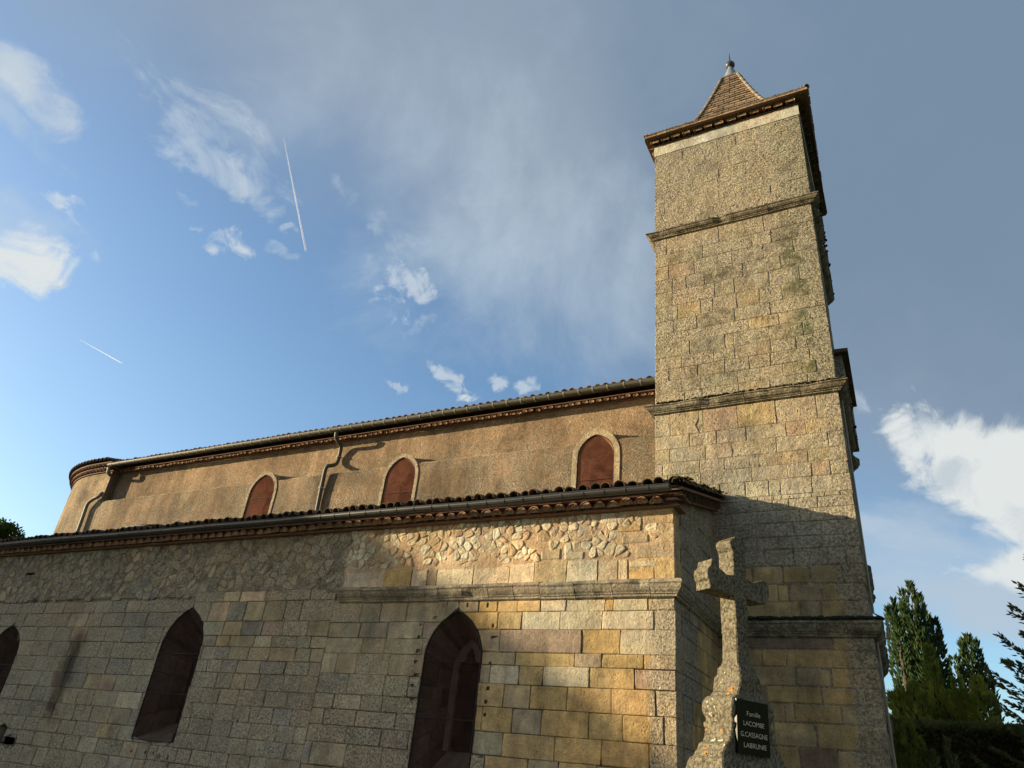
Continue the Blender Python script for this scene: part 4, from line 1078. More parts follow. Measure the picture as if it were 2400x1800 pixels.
# down pipes
def pipe(pts, r, mat, label):
    mb = MB(); P_ = [Vector(p) for p in pts]; Q = []
    for i in range(len(P_) - 1):                        # rounded bends
        p0 = P_[max(i - 1, 0)]; p1 = P_[i]; p2 = P_[i + 1]; p3 = P_[min(i + 2, len(P_) - 1)]
        for k in range(5):
            t = k / 5; Q.append(.5 * ((2 * p1) + (p2 - p0) * t + (2 * p0 - 5 * p1 + 4 * p2 - p3) * t * t + (3 * p1 - p0 - 3 * p2 + p3) * t ** 3))
    Q.append(P_[-1]); mb.tube(Q, r, 10); g = mb.build('downpipe', mat, church, smooth=True, label=label); PINV[g.name] = Matrix(); return g
g_ = lambda x, y, D: onY(x, y, D)
pA = [g_(789, 1014, 12.82), g_(788, 1024, 12.84), g_(793, 1036, 12.98), g_(799, 1046, 13.12), g_(797, 1062, 13.18), g_(793, 1076, 13.20), g_(788, 1087, 13.16), g_(779, 1091, 12.98), g_(769, 1092, 12.90), g_(763, 1100, 12.90), g_(755, 1135, 12.92), g_(748, 1168, 12.93), g_(741, 1205, 12.93)]
dp = pipe(pA, .052, 'zinc', 'grey downpipe between the middle and left nave windows')
for p, q in (((794, 1071), 13.19), ((752.5, 1144), 12.92)):
    b = MB(); c0 = g_(*p, q); b.tube([c0 + Vector((0, 0, -.02)), c0 + Vector((0, 0, .02))], .064, 10); b.tube([c0, c0 + Vector((.07, .1, 0))], .01, 5); b.build('pipe_clip', 'bracket', dp)
pB = [g_(256, 1096, 12.82), g_(254, 1108, 12.84), g_(261, 1117, 13.05), g_(260, 1128, 13.14), g_(255, 1140, 13.16), g_(249, 1152, 13.14), g_(238, 1157, 12.98), g_(231, 1164, 12.92), g_(220, 1169, 12.90), g_(207, 1179, 12.88), g_(201, 1192, 12.90), g_(192, 1218, 12.90), g_(181, 1248, 12.90)]
pipe(pB, .055, 'pipe_grey', 'pale downpipe at the apse end')
mb = MB(); mb.tube([g_(288, 1243, 12.3), g_(300, 1235, 12.2), g_(330, 1232, 12.2), g_(372, 1232, 12.2)], .04, 8); mb.build('roof_pipe', 'iron', church, smooth=True)

# ================================================================== tower roof
EX0, EX1, EY0, EY1, EZ = -4.06, -.235, 12.19, 16.6, 16.12
AX, AYc = -2.22, 14.4
prof = [(0, 16.10), (.1, 16.30), (.2, 16.54), (.337, 16.90), (.45, 17.20), (.53, 17.45), (.60, 17.84), (.68, 18.36), (.77, 18.98), (.86, 19.64), (.905, 20.0)]
def pz(f):
    for (a, b), (c, d) in zip(prof, prof[1:]):
        if f <= c: return b + (d - b) * (f - a) / (c - a)
    return prof[-1][1]
C4 = [(EX0, EY0), (EX1, EY0), (EX1 - .12, EY1), (EX0, EY1)]
def hip(ci, f, dz=0.): x, y = C4[ci % 4]; return Vector((x + (AX - x) * f, y + (AYc - y) * f, pz(f) + dz))
sr = MB()
for s in range(4):
    for (a, _), (b, _) in zip(prof, prof[1:]): sr.quad(hip(s, a), hip(s + 1, a), hip(s + 1, b), hip(s, b))
    sr.quad(hip(s, 0, -.05), hip(s + 1, 0, -.05), hip(s + 1, 0), hip(s, 0))
sr.poly([hip(k, 0, -.05) for k in (3, 2, 1, 0)])
spo = sr.build('spire_roof', 'spire_tile', church, label='flared pyramid roof of flat tiles on the tower'); PINV[spo.name] = Matrix()
rest = MB(); cnt = 0
f = 0.0; fs = []
while f < .895: fs.append(f); f += .150 / math.hypot((pz(f + .01) - pz(f)) / .01, 2.1) * 1.0 if True else 0
for s in range(4):
    for r_i, f in enumerate(fs):
        a, b = hip(s, f, .0), hip(s + 1, f, .0); f2 = min(f + .20 / math.hypot((pz(f + .01) - pz(f)) / .01, 2.1), .905)
        a2, b2 = hip(s, f2), hip(s + 1, f2); L = (b - a).length; nT = max(1, int(L / .26)); off = (r_i % 2) * .5
        outn = ((b - a).cross(a2 - a)).normalized()
        if outn.z < 0: outn = -outn
        for k in range(-1, nT + 1):
            t0, t1 = max(0, (k + off) / nT), min(1, (k + 1 + off) / nT)
            if t1 - t0 < .02: continue
            g = .012 / L; th = rnd(.028, .045); dz = rnd(-.008, .008)
            p = [a.lerp(b, t0 + g) , a.lerp(b, t1 - g), a2.lerp(b2, t1 - g), a2.lerp(b2, t0 + g)]
            jy = (a2 - a).normalized() * dz * 1.5
            lowr = [p[0] + outn * th + jy, p[1] + outn * (th + rnd(-.006, .006)) + jy, p[2] + outn * .006, p[3] + outn * .006]
            mb = MB(); mb.poly(lowr); mb.poly([p[0] + jy, p[1] + jy, lowr[1], lowr[0]]); mb.poly([p[0] + jy, lowr[0], lowr[3], p[3]]); mb.poly([p[1] + jy, p[2], lowr[2], lowr[1]])
            if s == 0 and r_i >= 6 and cnt < 290: mb.build('roof_tile', 'spire_tile', spo); cnt += 1
            else: rest.join(mb)
rest.build('roof_tiles', 'spire_tile', spo, kind='stuff')
for s in range(4):                                     # mortared hip caps
    pts = []; f = 0
    while f < .90: pts.append(hip(s, f, .0)); f += .04
    for a, b in zip(pts, pts[1:]):
        mb = MB(); mb.cur = (.27, .23, .16, .5); canal_tile(mb, a + Vector((0, 0, .012)), b + (b - a) * .12, .066, .055, (0, 0, 1), 6); mb.build('hip_tile', 'rough_stone', spo)
fin = MB(); N_ = 12
rows = []
for r_, z_ in ((.255, 19.90), (.15, 20.22), (.055, 20.56)): rows.append([(AX + r_ * 1.1 * math.cos(6.283 * k / N_ + .785), AYc + r_ * 1.1 * math.sin(6.283 * k / N_ + .785), z_) for k in range(N_)])
fin.grid(rows, True); fin.build('finial_cone', 'lead', spo, smooth=True)
fin = MB(); rows = []
for k in range(9):
    a = math.pi * k / 8; rows.append([(AX + (.128 * math.sin(a) + .012) * math.cos(6.283 * j / 14), AYc + (.128 * math.sin(a) + .012) * math.sin(6.283 * j / 14), 20.66 - .12 * math.cos(a)) for j in range(14)])
fin.grid(rows, True); fin.build('finial_ball', 'lead_dark', spo, smooth=True)
fin = MB(); fin.tube([(AX, AYc, 20.75), (AX, AYc, 20.85), (AX, AYc, 21.22)], (.035, .028, .006), 8); fin.build('finial_spike', 'lead_dark', spo)
# scalloped eaves below the spire roof
fb = MB(); fb.cur = (.3, .2, .13, .3)
for (ov, z0, z1) in ((.05, 15.925, 15.95), (.18, 16.03, 16.05)):
    fb.box(TX0 - ov, TX1 + ov, TY - ov, 16.3 + ov, z0, z1)
fb.build('eaves_course', 'tile_dark', tower_o)
genoise(tower_o, P_tower, TX0 - .10, TX1 + .12, 15.95, .27, .105, -.02, .15, fill='mortar')
for k in range(14):
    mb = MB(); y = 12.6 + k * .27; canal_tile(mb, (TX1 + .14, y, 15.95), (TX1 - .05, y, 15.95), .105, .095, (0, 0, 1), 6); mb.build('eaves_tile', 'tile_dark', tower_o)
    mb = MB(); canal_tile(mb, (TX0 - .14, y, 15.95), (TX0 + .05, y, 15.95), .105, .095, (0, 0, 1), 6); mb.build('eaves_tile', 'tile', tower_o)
fb = MB()
for s in range(4):
    q = []
    fb.quad(hip(s, 0, -.055), hip(s + 1, 0, -.055), Vector((*[(TX0 - .2, TY - .2), (TX1 + .2, TY - .2), (TX1 + .2, 16.5), (TX0 - .2, 16.5)][(s + 1) % 4], 16.045)), Vector((*[(TX0 - .2, TY - .2), (TX1 + .2, TY - .2), (TX1 + .2, 16.5), (TX0 - .2, 16.5)][s], 16.045)))
fb.build('eaves_soffit', 'band', tower_o)
P_te = lambda u, v, d: (u, EY0 + .14 - d, v)
moss(spo, 'moss', P_te, EX0, EX1, 16.17, .12, 260, (.015, .04))

# ================================================================== grave monument with cross

_an = R(60); uD = Vector((math.cos(_an), math.sin(_an), 0)); nD = Vector((math.sin(_an), -math.cos(_an), 0))
GP = Vector((-1.025, 5.0, 0))
mon = thing('grave_monument', GP, 'lichen-covered stone cross on a curved pedestal with a black family plaque', 'grave monument')
def mpt(u, t, z): return tuple(GP + Vector((.015 * (z - 2.6), 0, 0)) + uD * u + nD * t + Vector((0, 0, z)))
def monface(px, py, t):                       # where a sight line meets the monument's front plane
    r = ray(px, py); o = GP + nD * t; k = (o - EYE).dot(nD) / r.dot(nD); p = EYE + r * k
    return (p - GP - Vector((.015 * (p.z - 2.6), 0, 0))).dot(uD), p.z
PED = [(2.62, .057, .065), (2.50, .057, .065), (2.43, .058, .066), (2.405, .062, .072), (2.385, .075, .092), (2.36, .078, .098), (2.335, .082, .104), (2.325, .090, .112), (2.30, .094, .114), (2.27, .10, .112), (2.24, .108, .108), (2.225, .120, .112),
       (2.212, .124, .114), (2.205, .150, .118), (2.19, .172, .124), (2.165, .186, .127), (2.13, .190, .127), (2.10, .186, .122), (2.075, .176, .112), (2.06, .174, .112), (2.05, .184, .122), (2.03, .183, .120), (2.015, .180, .112), (1.975, .188, .110), (1.945, .206, .110), (1.925, .238, .112), (1.90, .246, .112),
       (1.885, .262, .114), (1.86, .272, .118), (1.845, .292, .136), (1.82, .300, .146), (1.79, .31, .15), (1.70, .33, .17), (1.62, .37, .20), (1.58, .42, .24), (1.30, .42, .24), (1.28, .46, .28), (.62, .46, .28)]
MC = (.21, .17, .105, .62)
def ring_at(z, wu, wt, nseg=5):
    pts = []; c = min(.008, wu * .2)
    cor = [(-wu, wt), (wu, wt), (wu, -wt), (-wu, -wt)]
    for k in range(4):
        a, b = Vector(cor[k]), Vector(cor[(k + 1) % 4]); d = (b - a).normalized(); a2, b2 = a + d * c, b - d * c
        for i in range(nseg + 1): q = a2.lerp(b2, i / nseg); pts.append((q.x, q.y))
    out = []
    for x, y in pts:
        L = math.hypot(x / wu, y / wt); n_ = 1 + .05 * nz(x * 30, y * 30, z * 30) * .06 / max(wu, .06)
        ox = .0022 * nz(z * 40, x * 30, y * 30 + 3); out.append(mpt(x * n_ + ox, y * n_ + .0022 * nz(z * 22 + 5, x * 18, y * 18), z))
    return out
mb = MB(); mb.cur = MC
P2 = []
for (a, b) in zip(PED, PED[1:]):
    n_ = max(1, int((a[0] - b[0]) / .025))
    for k in range(n_): t = k / n_; P2.append(tuple(a[i] + (b[i] - a[i]) * t for i in range(3)))
P2.append(PED[-1])
idx = mb.grid([ring_at(*p) for p in P2], True); mb.face(*idx[0])
mb.build('pedestal', 'monument', mon)
# cross: outline in (u, z), extruded, edges worn
def slabshape(outline, t, name, cval=MC):
    mb = MB(); mb.cur = cval; pts = []
    n0 = len(outline)
    for i in range(n0):
        a, b = Vector(outline[i]), Vector(outline[(i + 1) % n0]); L = (b - a).length; k = max(1, int(L / .022))
        for j in range(k): pts.append(a.lerp(b, j / k))
    cen = sum(pts, Vector((0, 0))) / len(pts)
    def rng_(t_, ins): return [mpt(p.x + .0035 * nz(p.x * 40, p.y * 40, t_ * 9) - ins * (1 if p.x > 0 else -1) * .6, t_ + .004 * nz(p.x * 30, p.y * 30, 7), p.y + .0035 * nz(p.y * 40, p.x * 40, t_ * 9 + 4)) for p in pts]
    A, B, C_, D_ = rng_(t, .005), rng_(t - .006, 0), rng_(-t + .006, 0), rng_(-t, .005)
    idx = mb.grid([A, B] + [rng_(t * f, 0) for f in (.5, 0, -.5)] + [C_, D_], True)
    mb.face(*reversed(idx[0])); mb.face(*idx[-1])
    return mb.build(name, 'monument', mon)
slabshape([(-.057, 2.60), (.057, 2.60), (.060, 3.13), (.076, 3.145), (.086, 3.17), (.080, 3.195), (.060, 3.205), (.050, 3.225), (.02, 3.243), (-.03, 3.240), (-.055, 3.222), (-.078, 3.208), (-.088, 3.185), (-.080, 3.155), (-.062, 3.135)], .065, 'upright')
slabshape([(-.290, 2.832), (.238, 2.832), (.268, 2.86), (.288, 2.90), (.286, 2.955), (.270, 2.985), (.245, 2.998), (.215, 2.985), (.13, 2.955), (.07, 2.962), (-.07, 2.962), (-.13, 2.955), (-.20, 2.985), (-.235, 3.025), (-.262, 3.03), (-.276, 2.985), (-.300, 2.962), (-.310, 2.93), (-.300, 2.895), (-.286, 2.882)], .062, 'cross_arm')
# plaque and its words
TP = .134
cs = [monface(x, y, TP) for x, y in ((1727.5, 1635), (1802, 1653), (1808, 1778), (1732, 1763))]
pu0, pu1 = (cs[0][0] + cs[3][0]) / 2, (cs[1][0] + cs[2][0]) / 2; pz1, pz0 = (cs[0][1] + cs[1][1]) / 2, (cs[2][1] + cs[3][1]) / 2
pl = MB(); q = [(pu0, pz0), (pu1, pz0), (pu1, pz1), (pu0, pz1)]
F_ = [pl.vert(mpt(u, TP, z)) for u, z in q]; B_ = [pl.vert(mpt(u, TP - .018, z)) for u, z in q]
pl.face(*F_); pl.face(*reversed(B_))
for k in range(4): pl.face(F_[k], B_[k], B_[(k + 1) % 4], F_[(k + 1) % 4])
mt, T = newmat('polished_black_granite'); finish(T, (.006, .005, .0045), .14, spec=.2); M['granite'] = mt
pl_o = pl.build('plaque', 'granite', mon, label='black polished plaque with gilt names')
for su in (.2, .8):                                    # studs that carry the plaque off the curved pedestal
    for sv_ in (.15, .85):
        b = MB(); u, z_ = pu0 + (pu1 - pu0) * su, pz0 + (pz1 - pz0) * sv_; b.tube([mpt(u, .09, z_), mpt(u, TP - .017, z_)], .008, 6); b.build('stud', 'bracket', mon)
mt, T = newmat('gilt_lettering'); finish(T, (.62, .56, .38), .5, metallic=.2); M['gilt'] = mt
def lettering(txt, uc, zc_, w, h):
    cu = bpy.data.curves.new('t', 'FONT'); cu.body = txt; cu.extrude = 0; cu.align_x = 'CENTER'; cu.offset = -.006
    ob = bpy.data.objects.new('t', cu); COL.objects.link(ob); bpy.context.view_layer.update()
    me = bpy.data.meshes.new_from_object(ob.evaluated_get(bpy.context.evaluated_depsgraph_get()))
    xs = [v.co.x for v in me.vertices]; ys = [v.co.y for v in me.vertices]; hs = .729 if True else 1
    mb = MB(); kx = w / (max(xs) - min(xs)); x0 = (max(xs) + min(xs)) / 2; ky = h / .70
    mb.v = [mpt(uc + (v.co.x - x0) * kx, TP + .0015, zc_ + v.co.y * ky) for v in me.vertices]; mb.c = [mb.cur] * len(mb.v)
    mb.f = [tuple(p.vertices) for p in me.polygons]
    bpy.data.objects.remove(ob); o = mb.build('lettering', 'gilt', pl_o)
    return o
for txt, p0, p1, h in (('Famille', (1752, 1672), (1783, 1678), .027), ('LACOMBE', (1744.5, 1693), (1793, 1703), .027), ('G.CASSAGNE', (1738, 1718), (1801, 1730), .027), ('LABRUNIE', (1746, 1744), (1799, 1755), .027)):
    a, b = monface(*p0, TP), monface(*p1, TP); lettering(txt, (a[0] + b[0]) / 2, (a[1] + b[1]) / 2 - .013, b[0] - a[0], h)
# orange and white lichen crusts on the lit side, real thin cushions
def crust(mat, spots, name):
    mb = MB()
    for (px, py, rad, n_) in spots:
        for _ in range(n_):
            x, y = px + random.gauss(0, rad), py + random.gauss(0, rad * .7)
            r = ray(x, y)                              # meets the left-hand (u = -w) flank
            best = None
            for (z0, wu, wt) in P2:
                o = GP - uD * wu; k = (o - EYE).dot(uD) / r.dot(uD); p = EYE + r * k
                if abs(p.z - z0) < .014: best = (p, wu, wt); break
            if not best: continue
            p, wu, wt = best; t_ = (p - GP).dot(nD)
            if abs(t_) > wt - .006: continue
            s = rnd(.003, .008); k = 6
            ring_ = [mb.vert(mpt(-wu - .002, t_ + s * math.cos(i * 6.283 / k), p.z + s * math.sin(i * 6.283 / k))) for i in range(k)]; c_ = mb.vert(mpt(-wu - .007, t_, p.z))
            for i in range(k): mb.face(ring_[i], ring_[(i + 1) % k], c_)
    if mb.v: mb.build(name, mat, mon, kind='stuff', smooth=True)
M['orange_lichen'] = simple('orange_lichen', (.36, .17, .035), 1., .4, 90.); M['white_lichen'] = simple('white_lichen', (.40, .39, .30), 1., .3, 90.)
crust('orange_lichen', [(1717, 1617, 4, 26), (1709, 1626, 2.5, 10), (1657, 1755, 2.5, 16), (1659, 1765, 2.5, 16), (1660, 1711, 1.5, 6), (1695, 1713, 1.5, 6)], 'orange_lichen')
crust('white_lichen', [(1676, 1736, 2.5, 10), (1695, 1735, 8, 8), (1665, 1655, 12, 10), (1680, 1590, 18, 14), (1672, 1773, 2, 5), (1665, 1690, 14, 10)], 'white_lichen')
b = MB()
for _ in range(90):
    u, t_ = rnd(-.07, .02), rnd(-.06, .06); s = rnd(.006, .014); zt = 3.232 - .5 * max(0, -u - .03)
    ring_ = [b.vert(mpt(u + s * math.cos(i * 1.047), t_ + s * math.sin(i * 1.047), zt)) for i in range(6)]; c_ = b.vert(mpt(u, t_, zt + s * .7))
    for i in range(6): b.face(ring_[i], ring_[(i + 1) % 6], c_)
b.build('lichen_cap', 'orange_lichen', mon, kind='stuff', smooth=True)
sl_ = MB(); sl_.cur = MC
def obox(mb, u0, u1, t0, t1, z0, z1):
    p = [mb.vert(mpt(u, t, z)) for z in (z0, z1) for t in (t0, t1) for u in (u0, u1)]
    for q in ((0, 2, 3, 1), (4, 5, 7, 6), (0, 1, 5, 4), (2, 6, 7, 3), (0, 4, 6, 2), (1, 3, 7, 5)): mb.f.append(tuple(p[k] for k in q))
obox(sl_, -.55, .55, -.38, .38, 0, .64); obox(sl_, -.62, .62, .38, 2.3, 0, .42); sl_.build('tomb_base', 'monument', mon)

# ================================================================== ground and surroundings
def ground(name, z, ext, mat, hole=None):
    g = MB(); n = 24
    rows = [[(-ext + 2 * ext * i / n, -ext + 2 * ext * j / n, z) for i in range(n + 1)] for j in range(n + 1)]; g.grid(rows); return g.build(name, mat, None, kind='structure')
ground('ground', -.02, 1500, 'lawn')
g = MB(); g.grid([[(-32 + 3 * i, -9 + 2.37 * j, -.012) for i in range(15)] for j in range(9)]); g.build('bounce_gravel', 'earth', None, kind='structure')  # unseen gravel, put in to bounce warm light onto the shaded wall

def sprig(mb, p, d, L, w, side=None):
    d = d.normalized(); a = d.cross(Vector((rnd(-1, 1), rnd(-1, 1), rnd(-1, 1)))).normalized(); b = d.cross(a)
    q = p + d * L
    m_ = p + d * L * .45
    mb.poly([p, m_ + a * w, q, m_ - a * w]); mb.poly([p, m_ + b * w, q, m_ - b * w])
def limb_tree(name, loc, label, plumes, mat, trunk_r, h, group=None, bark='bark', spr=(.16, .34), dens=1., droop=0., cat='tree'):
    t = thing(name, loc, label, cat, group); L0 = Vector(loc)
    tr = MB(); tr.tube([L0, L0 + Vector((.05, 0, h * .4)), L0 + Vector((0, .05, h * .85))], [trunk_r, trunk_r * .7, trunk_r * .25], 8)
    crown = MB()
    for (dx, dy, z0, z1, rad, n, lean) in plumes:
        base = L0 + Vector((dx * .25, dy * .25, max(.3, z0 * .5))); tip = L0 + Vector((dx, dy, z1)); mid = L0 + Vector((dx * .8, dy * .8, z0))
        tr.tube([base, mid, mid.lerp(tip, .6), tip], [trunk_r * .25, .05, .025, .006], 5, caps=False)
        for i in range(int(n * dens)):
            f = random.random() ** .8; z = z0 + (z1 - z0) * f
            prof_ = (math.sin(min(1, f * 1.9 + .25) * math.pi / 2)) * (1 - f) ** .62 * 1.25 if f > .0 else .3
            lump = 1 + .6 * nz(z * 1.1, dx * 3, math.atan2(dy, dx)) + .25 * nz(z * 4, dx, dy)
            a = rnd(0, 6.283); rr_ = rad * .78 * prof_ * lump * math.sqrt(rnd(.15, 1))
            if nz(z * 1.6 + dx * 3, math.cos(a) * 1.4, math.sin(a) * 1.4) < -.10: continue
            c = L0 + Vector((dx, dy, 0)) * (.8 + .2 * f) + Vector((math.cos(a) * rr_, math.sin(a) * rr_, z))
            sprig(crown, c, Vector((math.cos(a) * .7, math.sin(a) * .7, 1.0 - droop + rnd(-.3, .3))), rnd(*spr), rnd(.028, .05) * (spr[1] / .3))
    tr.build('trunk', bark, t); crown.build('crown', mat, t); return t
def gx(px, py, Y): p = onY(px, py, Y); return p.x, p.z
# tall dark conifer beside the tower, its separate pointed leaders
Yt = 30.
pl_ = []
x0 = gx(2140, 1700, Yt)[0]
for (px, py, rad, n, zb) in ((2113, 1388, .36, 900, 4.4), (2134, 1385, .42, 1100, 4.4), (2154, 1415, .40, 900, 4.0), (2172, 1450, .42, 900, 4.0), (2192, 1468, .36, 800, 4.3), (2080, 1428, .26, 500, 5.0), (2096, 1424, .34, 700, 4.4), (2140, 1470, .8, 1200, 2.8), (2105, 1480, .7, 1100, 2.8), (2182, 1530, .6, 900, 2.8)):
    x, z = gx(px, py, Yt); pl_.append((x - x0, rnd(-.6, .6), zb, z + .12, rad, n, 0))
limb_tree('cypress_tree', (x0, Yt, 0), 'tall dark green cypress with several pointed tops right beside the tower', pl_, 'leaf_dark', .28, 8.5, spr=(.14, .30), dens=1.15)
# lighter thin-topped conifer right of it
pl_ = []; Yt = 32.; x0 = gx(2270, 1700, Yt)[0]
for (px, py, rad, n, zb) in ((2268, 1490, .36, 500, 4.8), (2286, 1503, .38, 500, 4.6), (2254, 1503, .38, 500, 4.6), (2236, 1545, .6, 700, 3.8), (2300, 1550, .6, 600, 3.8), (2215, 1580, .7, 700, 3.5), (2310, 1600, .5, 350, 3.0)):
    x, z = gx(px, py, Yt); pl_.append((x - x0, rnd(-.5, .5), zb, z, rad, n, 0))
limb_tree('conifer_tree', (x0, Yt, 0), 'thin grey-green conifer with open spiky tops, between the dark cypress and the fir', pl_, 'leaf_dark', .16, 8.0, spr=(.14, .30))
# low yellow-green ones in front
Yt = 26.
for (cxp, lab, tops) in ((2165, 'low yellow-green conifer in front of the tall dark cypress, reaching up its middle', ((2175, 1512, .42, 900), (2190, 1560, .6, 900), (2170, 1610, .6, 700))),
                         (2115, 'low yellow-green conifer nearest the tower wall', ((2110, 1618, .6, 900), (2090, 1628, .5, 600), (2140, 1606, .6, 900), (2160, 1636, .6, 700))),
                         (2270, 'low yellow-green conifer below the spiky grey-green conifer', ((2242, 1590, .6, 900), (2290, 1590, .7, 1000), (2265, 1630, .7, 900), (2315, 1630, .6, 700), (2215, 1640, .6, 700)))):
    x0 = gx(cxp, 1800, Yt)[0]; pl_ = []
    for (px, py, rad, n) in tops: x, z = gx(px, py, Yt); pl_.append((x - x0, rnd(-.4, .4), 2.2, z, rad, int(n * 1.2), 0))
    limb_tree('conifer_tree', (x0, Yt, 0), lab, pl_, 'leaf_yellow', .12, 4.5, spr=(.12, .26))
# clipped dark hedge and bushes in front of it
hx0, hz = gx(2030, 1692, 24.); hx1 = gx(2460, 1700, 24.)[0] + 2.5
h_t = thing('hedge', ((hx0 + hx1) / 2, 24.4, 0), 'dark clipped evergreen hedge with a level top behind the church', 'hedge')
mb = MB()
for _ in range(15000):
    f = random.random(); u = rnd(hx0 - 1.5, hx1)
    if f < .62: p = Vector((u, 24.0 + rnd(-.12, .2) + .18 * nz(u * 1.5, 1), rnd(.1, hz))); d = Vector((rnd(-.4, .4), -1, rnd(-.1, .8)))
    else: p = Vector((u, rnd(24.0, 25.2), hz + rnd(-.12, .05))); d = Vector((rnd(-.5, .5), -.3, 1))
    p.z = min(p.z, hz + .03); sprig(mb, p, d, rnd(.10, .2), .045)
mb.build('foliage', 'leaf_fir', h_t)
mb = MB(); mb.box(hx0 - 1.5, hx1, 24.2, 25.0, 0, hz - .1); mb.build('branches', 'bark', h_t)
Yt = 20.5
for (cxp, lab, tops) in ((2115, 'bright olive conifer bush low against the foot of the tower', ((2110, 1705, .5, 1500), (2128, 1700, .5, 1500), (2100, 1740, .5, 1200), (2150, 1735, .5, 1200))),
                         (2215, 'olive conifer bush low in the middle before the hedge', ((2180, 1765, .4, 800), (2222, 1738, .3, 700), (2240, 1775, .5, 800)))):
    x0 = gx(cxp, 1800, Yt)[0]; pl_ = []
    for (px, py, rad, n) in tops: x, z = gx(px, py, Yt); pl_.append((x - x0, rnd(-.3, .3), .9, z, rad, n, 0))
    limb_tree('conifer_bush', (x0, Yt, 0), lab, pl_, 'leaf_yellow' if cxp == 2115 else 'leaf_fir', .08, 2.2, spr=(.09, .18), cat='bush')
# fir at the right edge
Yt = 22.
fx = onY(2690, 1600, Yt).x
fir = thing('fir_tree', (fx, Yt, 0), 'big olive fir with long upswept branches cut by the right edge of the picture', 'tree')
tr = MB(); tr.tube([(fx, Yt, 0), (fx, Yt, 5), (fx, Yt, 9.9)], [.26, .17, .03], 8); tr.build('trunk', 'bark', fir)
cr_ = MB(); lm = MB()
for i in range(250):
    z = rnd(.5, 9.0); a = rnd(0, 6.283) if i > 110 else math.pi + rnd(-.9, .9); L = (9.9 - z) * .36 + .5; L *= rnd(.6, 1.12); up_ = rnd(.25, .75)
    d = Vector((math.cos(a), math.sin(a), 0)); o = Vector((fx, Yt, z)); pts = [o]
    for s in range(1, 7): pts.append(o + d * L * s / 6 + Vector((0, 0, up_ * L * (s / 6) ** 1.3)))
    lm.tube(pts, [.03, .027, .022, .018, .014, .009, .004], 4, caps=False)
    sdv = d.cross(Vector((0, 0, 1)))
    for s in range(int(80 * L)):
        f = rnd(.2, 1.0); k = min(5, int(f * 6)); c = pts[k].lerp(pts[k + 1], f * 6 - k)
        sg = random.choice((-1, 1)); tw = (d * .7 + sdv * sg * rnd(.1, 1.) + Vector((0, 0, rnd(-.3, .7)))).normalized(); c2 = c + tw * rnd(0, .42) * (1.2 - f)
        sprig(cr_, c2, tw + Vector((0, 0, .3)), rnd(.08, .18), rnd(.016, .030))
cr_.build('crown', 'leaf_fir', fir); lm.build('branches', 'bark', fir)
for (cx_, cy_, lab) in ((13.5, 11.5, 'unseen tall dark yew, added at the right to darken the reflection in the plaque'), (19.0, 15.5, 'second unseen dark yew, added behind the first for the same reflection')):
    limb_tree('reflection_yew', (cx_, cy_, 0), lab, [(rnd(-1.6, 1.6), rnd(-1.6, 1.6), 1.2, rnd(6, 9), 1.9, 900, 0) for _ in range(8)], 'leaf_dark', .35, 8., spr=(.35, .7))  # invented trees out of view, there to be mirrored dark in the plaque
# rounded tree whose top shows over the aisle roof, far left
Yt = 24.; tx, tz = gx(-10, 1232, Yt)
lt = thing('broadleaf_tree', (tx, Yt, 0), 'leafy green treetop just showing above the roof at the far left edge', 'tree')
tr = MB(); tr.tube([(tx, Yt, 0), (tx, Yt, tz * .6), (tx + .2, Yt, tz * .85)], [.35, .25, .08], 8); tr.build('trunk', 'bark', lt)
cr_ = MB()
for k in range(120):
    a, el = rnd(0, 6.283), rnd(-.5, 1.4) if k < 46 else -rnd(.3, 3.); c = Vector((tx + 2.6 * math.cos(a) * math.cos(el) * rnd(.5, 1), Yt + 2.4 * math.sin(a) * math.cos(el) * rnd(.5, 1), tz - 2.2 + 2.0 * math.sin(el))) if k < 46 else Vector((tx + 3.2 * math.cos(a) * rnd(.3, 1), Yt + 3.0 * math.sin(a) * rnd(.3, 1), tz - 2.6 + el * 2.))
    for j in range(170):
        v = Vector((random.gauss(0, 1), random.gauss(0, 1), random.gauss(0, 1))).normalized() * rnd(.3, .75); p = c + v; sprig(cr_, p, v + Vector((0, 0, .3)), rnd(.10, .2), rnd(.05, .08))
cr_.build('crown', 'leaf_tree', lt)
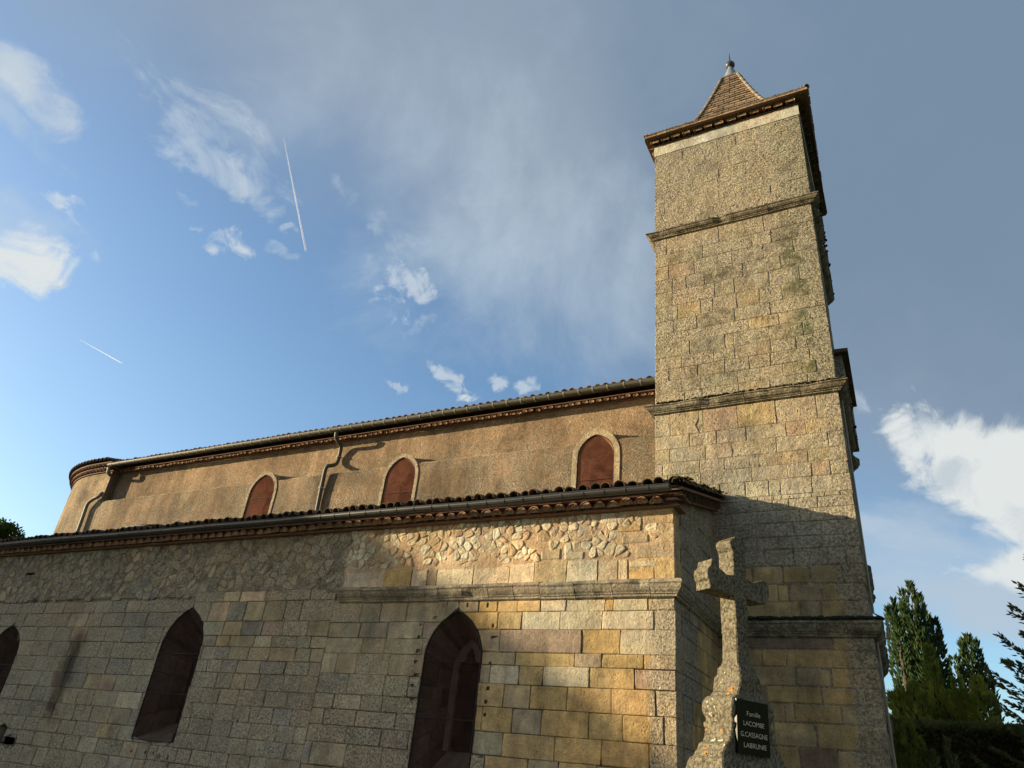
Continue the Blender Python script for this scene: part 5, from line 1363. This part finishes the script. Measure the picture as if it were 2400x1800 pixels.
# invented house out of view, shaped so its gable shades the low wall
hs = thing('shade_house', (-55, -2, 0), 'invented tall gabled house, unseen at the left, shaped to shade the aisle wall', 'house')
hb = MB(); X0, X1, y0, y1, ze, zr_ = -79, -41.2, -7.4, 3.4, 6.4, 12.25
hb.quad((X0, y0, 0), (X1, y0, 0), (X1, y0, ze), (X0, y0, ze)); hb.quad((X0, y1, 0), (X0, y1, ze), (X1, y1, ze), (X1, y1, 0)); hb.poly([(X1, y0, 0), (X1, y1, 0), (X1, y1, ze), (X1, -2, zr_ - .1), (X1, y0, ze)]); hb.poly([(X0, y0, 0), (X0, y0, ze), (X0, -2, zr_ - .1), (X0, y1, ze), (X0, y1, 0)])
hb.build('wall', 'house_wall', hs)
hb = MB()
for s in (-1, 1):
    ye = -2 + s * 5.7; zz = zr_ - 5.7 * (zr_ - ze) / 5.4
    a = [(X0 - .3, ye, zz), (X1 + .25, ye, zz), (X1 + .25, -2, zr_), (X0 - .3, -2, zr_)]; b = [(p[0], p[1], p[2] - .12) for p in a]
    hb.poly(a); hb.poly(list(reversed(b)))
    for k in range(4): hb.poly([a[k], b[k], b[(k + 1) % 4], a[(k + 1) % 4]])
hb.build('roof', 'tile', hs)
for k in range(6):
    for z0 in (1.0, 3.9):
        w_ = MB(); x = -45 - k * 5.4; w_.box(x - .5, x + .5, y1, y1 + .05, z0, z0 + 1.6); wi = w_.build('window', 'glass', hs)
        for s in (-1, 1): w_ = MB(); w_.box(x + s * .76 - .25, x + s * .76 + .25, y1 + .02, y1 + .08, z0, z0 + 1.6); so_ = w_.build('shutter', 'shutter', wi)

# ================================================================== vapour trails, 6 km up
def trail(pts, w0, w1, label, a0, a1):
    mb = MB(); D = [dirpx(*p) for p in pts]; H = 7000.
    n = 40; rows = []
    for k in range(n + 1):
        f = k / n; d = D[0].lerp(D[-1], f); p = EYE + d * (H / max(d.z, .2)); tng = (D[-1] - D[0]).normalized(); sd = tng.cross(d).normalized()
        w = (w0 + (w1 - w0) * f) * H / max(d.z, .2); w *= 1 + .12 * nz(f * 9, 2) ; al = (a0 + (a1 - a0) * f) * (1 if 0 < k < n else .05)
        up_ = d * w
        r = []
        for j in range(6):
            a = 6.283 * j / 6; r.append(p + sd * (w * math.cos(a)) + up_ * math.sin(a))
        rows.append((r, al))
    idx = []
    for r, al in rows: idx.append([mb.vert(p, (1, 1, 1, al)) for p in r])
    for a, b in zip(idx, idx[1:]):
        for j in range(6): mb.face(a[j], a[(j + 1) % 6], b[(j + 1) % 6], b[j])
    return mb
px2 = .5 / FL
t1 = thing('vapour_trail', EYE + dirpx(690, 460) * 9000, 'long steep white double vapour trail in the blue above the nave', 'vapour trail')
for off in (-1.6, 1.6):
    trail([(664 + off * .2, 320), (717 + off * .9, 590)], px2 * 2.2, px2 * 1.2, '', .02, .45).build('streak', 'trail', t1)
t2 = thing('vapour_trail', EYE + dirpx(235, 825) * 9000, 'short faint vapour trail low over the apse at the left', 'vapour trail')
trail([(185, 795), (287, 852)], px2 * 2.0, px2 * 1.3, '', .04, .5).build('streak', 'trail', t2)
